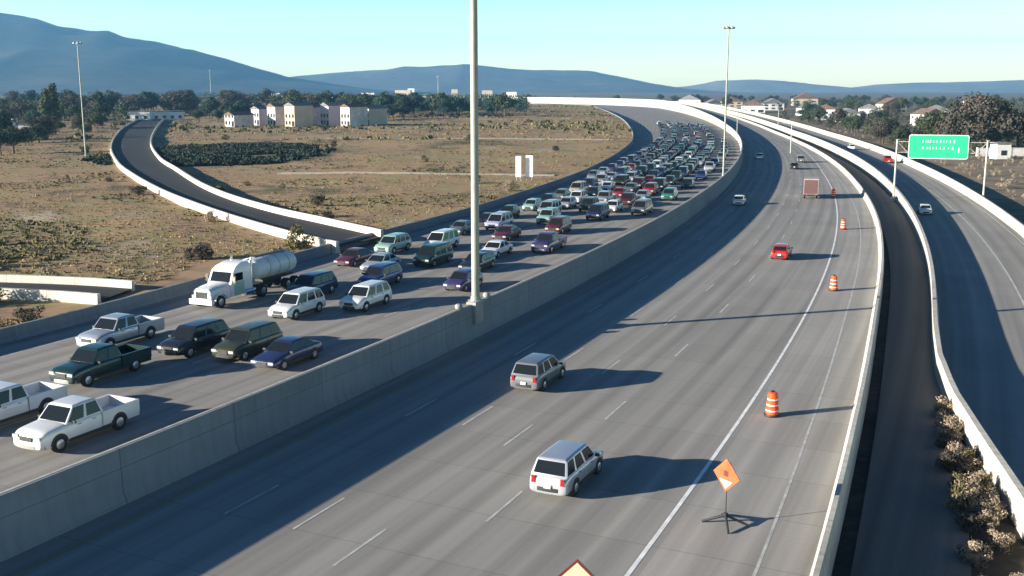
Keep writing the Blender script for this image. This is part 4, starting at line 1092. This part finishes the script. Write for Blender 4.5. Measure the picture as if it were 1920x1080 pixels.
# dark wooded rise
for k in range(22):
    u = rnd.uniform(690, 985); Y = rnd.uniform(610, 680); x = by_u(u, Y)
    if x > xleft(Y) - 6: continue
    key = rnd.choice([('round', 'leaf_teal'), ('spread', 'leaf_teal'), ('round', 'leaf_dark')])
    tree(key, x, Y, ground_z(x, Y), rnd.uniform(1.1, 1.7), '%s %s tree on the dark wooded rise left of the far bend' % (WORD[key[1]], SHAPE[key[0]]), 'trees of the dark wooded rise')
def wood(name, n, area, leaf, seed, h0, h1, left=True):   # a far mass of trees or scrub
    rg = random.Random(seed); mb = MB(); vs0 = 0
    for k in range(n):
        x, y = area(rg)
        if left and (on_ramp(x, y) or x > xleft(min(y, 1100)) - 6 and y < 1250): continue
        h = rg.uniform(h0, h1); z = ground_z(x, y)
        mb.tube((x, y, z - .3), (x, y, z + h * .5), h * .025, h * .012, 5)
        leaf_cloud(mb, [(x + rg.uniform(-1, 1) * h * .2, y + rg.uniform(-1, 1) * h * .2, z + h * f, h * w_, .85) for f, w_ in ((.38, .32), (.55, .33), (.72, .24))], 190, min(.6, h * .07), rg)
    return tag(mb.build(name, leaf, fix=False), kind='stuff')
wood('far_wood', 130, lambda rg: ((lambda u, Y: (by_u(u, Y), Y))(rg.uniform(690, 990), rg.uniform(680, 880))), M['leaf_teal'], 5, 9, 15)
wood('far_wood', 170, lambda rg: ((lambda u, Y: (by_u(u, Y), Y))(rg.uniform(-120, 760), rg.uniform(760, 1250))), M['leaf_dark'], 6, 8, 15)
wood('far_wood', 110, lambda rg: ((lambda u, Y: (by_u(u, Y), Y))(rg.uniform(-150, 250), rg.uniform(520, 760))), M['leaf_mid'], 8, 6, 11)
wood('far_wood', 150, lambda rg: ((lambda u, Y: (by_u(u, Y), Y))(rg.uniform(1420, 2050), rg.uniform(900, 1500))), M['leaf_dark'], 9, 6, 11, False)
def right_side(y0, y1):
    def f(rg):
        while True:
            Y = rg.uniform(y0, y1); x = by_u(rg.uniform(1380, 2080), Y)
            s_ = Y - 20
            if x > P(s_, off_bar3(s_))[0] + 14: return x, Y
    return f
wood('scrub', 230, right_side(300, 760), M['leaf_mid'], 12, 2.0, 5.5, False)
wood('scrub', 110, right_side(380, 760), M['leaf_brown'], 13, 2.5, 6.5, False)
wood('dry_scrub', 520, right_side(170, 520), M['dry_leaf'], 14, 0.5, 1.6, False)
# horizon trees, centre and right
for k in range(105):
    u = rnd.uniform(940, 2000); Y = rnd.uniform(700, 1700); x = by_u(u, Y)
    if min((x - CX[i]) ** 2 + (Y - CY[i]) ** 2 for i in range(600, NS, 10)) < 75 ** 2 or u < 1250 and Y < 1500: continue
    key = rnd.choice(KL); tree(key, x, Y, -1.7, rnd.uniform(.9, 1.5), '%s %s tree among the far houses beyond the right roads' % (WORD[key[1]], SHAPE[key[0]]), 'trees among the far houses')
for k in range(62):
    u = rnd.uniform(1480, 1990); Y = rnd.uniform(330, 680); x = by_u(u, Y)
    key = rnd.choice([KL[4], ('round', 'leaf_brown'), KL[2], KL[0]])
    if x < P(Y, off_bar3(Y))[0] + 12: continue
    tree(key, x, Y, -1.7, rnd.uniform(.7, 1.2), '%s %s tree in the belt behind the green sign' % (WORD[key[1]], SHAPE[key[0]]), 'trees behind the green sign')
for u, Y, s_, key in [(1815, 330, 2.2, KL[4]), (1785, 345, 1.8, ('spread', 'leaf_dark')), (1850, 340, 1.9, ('round', 'leaf_mid')), (1835, 352, 2.0, KL[2]), (1900, 350, 1.5, ('spread', 'leaf_dark')), (1745, 350, 1.3, ('round', 'leaf_mid')), (1860, 330, 1.25, KL[2]), (1770, 330, 1.2, ('round', 'leaf_brown'))]:
    tree(key, by_u(u, Y), Y, -1.7, s_, '%s %s tree in the big clump standing above the green sign' % (WORD[key[1]], SHAPE[key[0]]), 'big tree clump right of the green sign')

def shrub_proto(seed, leaf, n=1100):
    rg = random.Random(seed); r = empty('shrub'); q = MB(); c = MB(); blobs = []
    for k in range(11):
        a = k * 2.4 + rg.uniform(-.3, .3); rr = rg.uniform(.1, .6); e = (rr * math.cos(a), rr * math.sin(a), rg.uniform(.3, 1.0) - rr * .3); q.tube((0, 0, -.1), e, .025, .01, 5); q.tube(e, (e[0] * 1.5, e[1] * 1.5, e[2] + rg.uniform(.1, .4)), .01, .004, 4); blobs.append((*e, rg.uniform(.16, .36), .8))
    leaf_cloud(c, blobs, n, .055, rg); q.build('stem', M['bark'], r); c.build('foliage', leaf, r, fix=False)
    return r
SP = [shrub_proto(21, M['dry_leaf']), shrub_proto(22, M['leaf_olive']), shrub_proto(23, M['leaf_brown']), shrub_proto(24, M['dry_leaf'])]
SW = ['dry tan', 'olive green', 'brown', 'dry tan']; SU = set()
def shrub(i, x, y, z, s_, label, group):
    if i in SU: o = copy_tree(SP[i])
    else: o = SP[i]; SU.add(i)
    o.location = (x, y, z); o.rotation_euler = (0, 0, rnd.uniform(0, 6.28)); o.scale = (s_, s_, s_ * rnd.uniform(.8, 1.2)); tag(o, label, 'shrub', group)
for k in range(110):
    s = rnd.uniform(16, 55); t = min(1, max(0, (54 - s) / 20)); lo = off_bar2(s) - 0.5 - 2.5 * t
    o_ = rnd.uniform(lo, off_bar2(s) - 0.45); x, y = P(s, o_); i = rnd.choice([0, 0, 1, 2, 3])
    shrub(i, x, y, Z_S - .1, rnd.uniform(.35, 1.1), '%s shrub in the ragged row along the cream barrier at lower right' % SW[i], 'shrubs along the cream barrier')
for k in range(60):
    x, y = near_area()
    if x > xleft(y) - 2 or on_ramp(x, y): continue
    i = rnd.choice([1, 1, 2, 0]); shrub(i, x, y, field_z(x, y) - .05, rnd.uniform(.8, 2.0), '%s shrub in the dry field beside the loop ramp' % SW[i], 'shrubs in the dry field')

# ------------------------------------------------------------------ air
hz = MB(); hz.box((0, 5450, 270), (17000, 11500, 546))
hm = bpy.data.materials.new('haze_air'); hm.use_nodes = True
hn = hm.node_tree.nodes; hn.remove(hn['Principled BSDF'])
pv = hn.new('ShaderNodeVolumePrincipled'); pv.inputs['Color'].default_value = (0.22, 0.56, 0.97, 1); pv.inputs['Density'].default_value = 1.05e-4; pv.inputs['Anisotropy'].default_value = 0.2
hm.node_tree.links.new(pv.outputs[0], hn['Material Output'].inputs['Volume'])
tag(hz.build('haze', hm), kind='stuff')
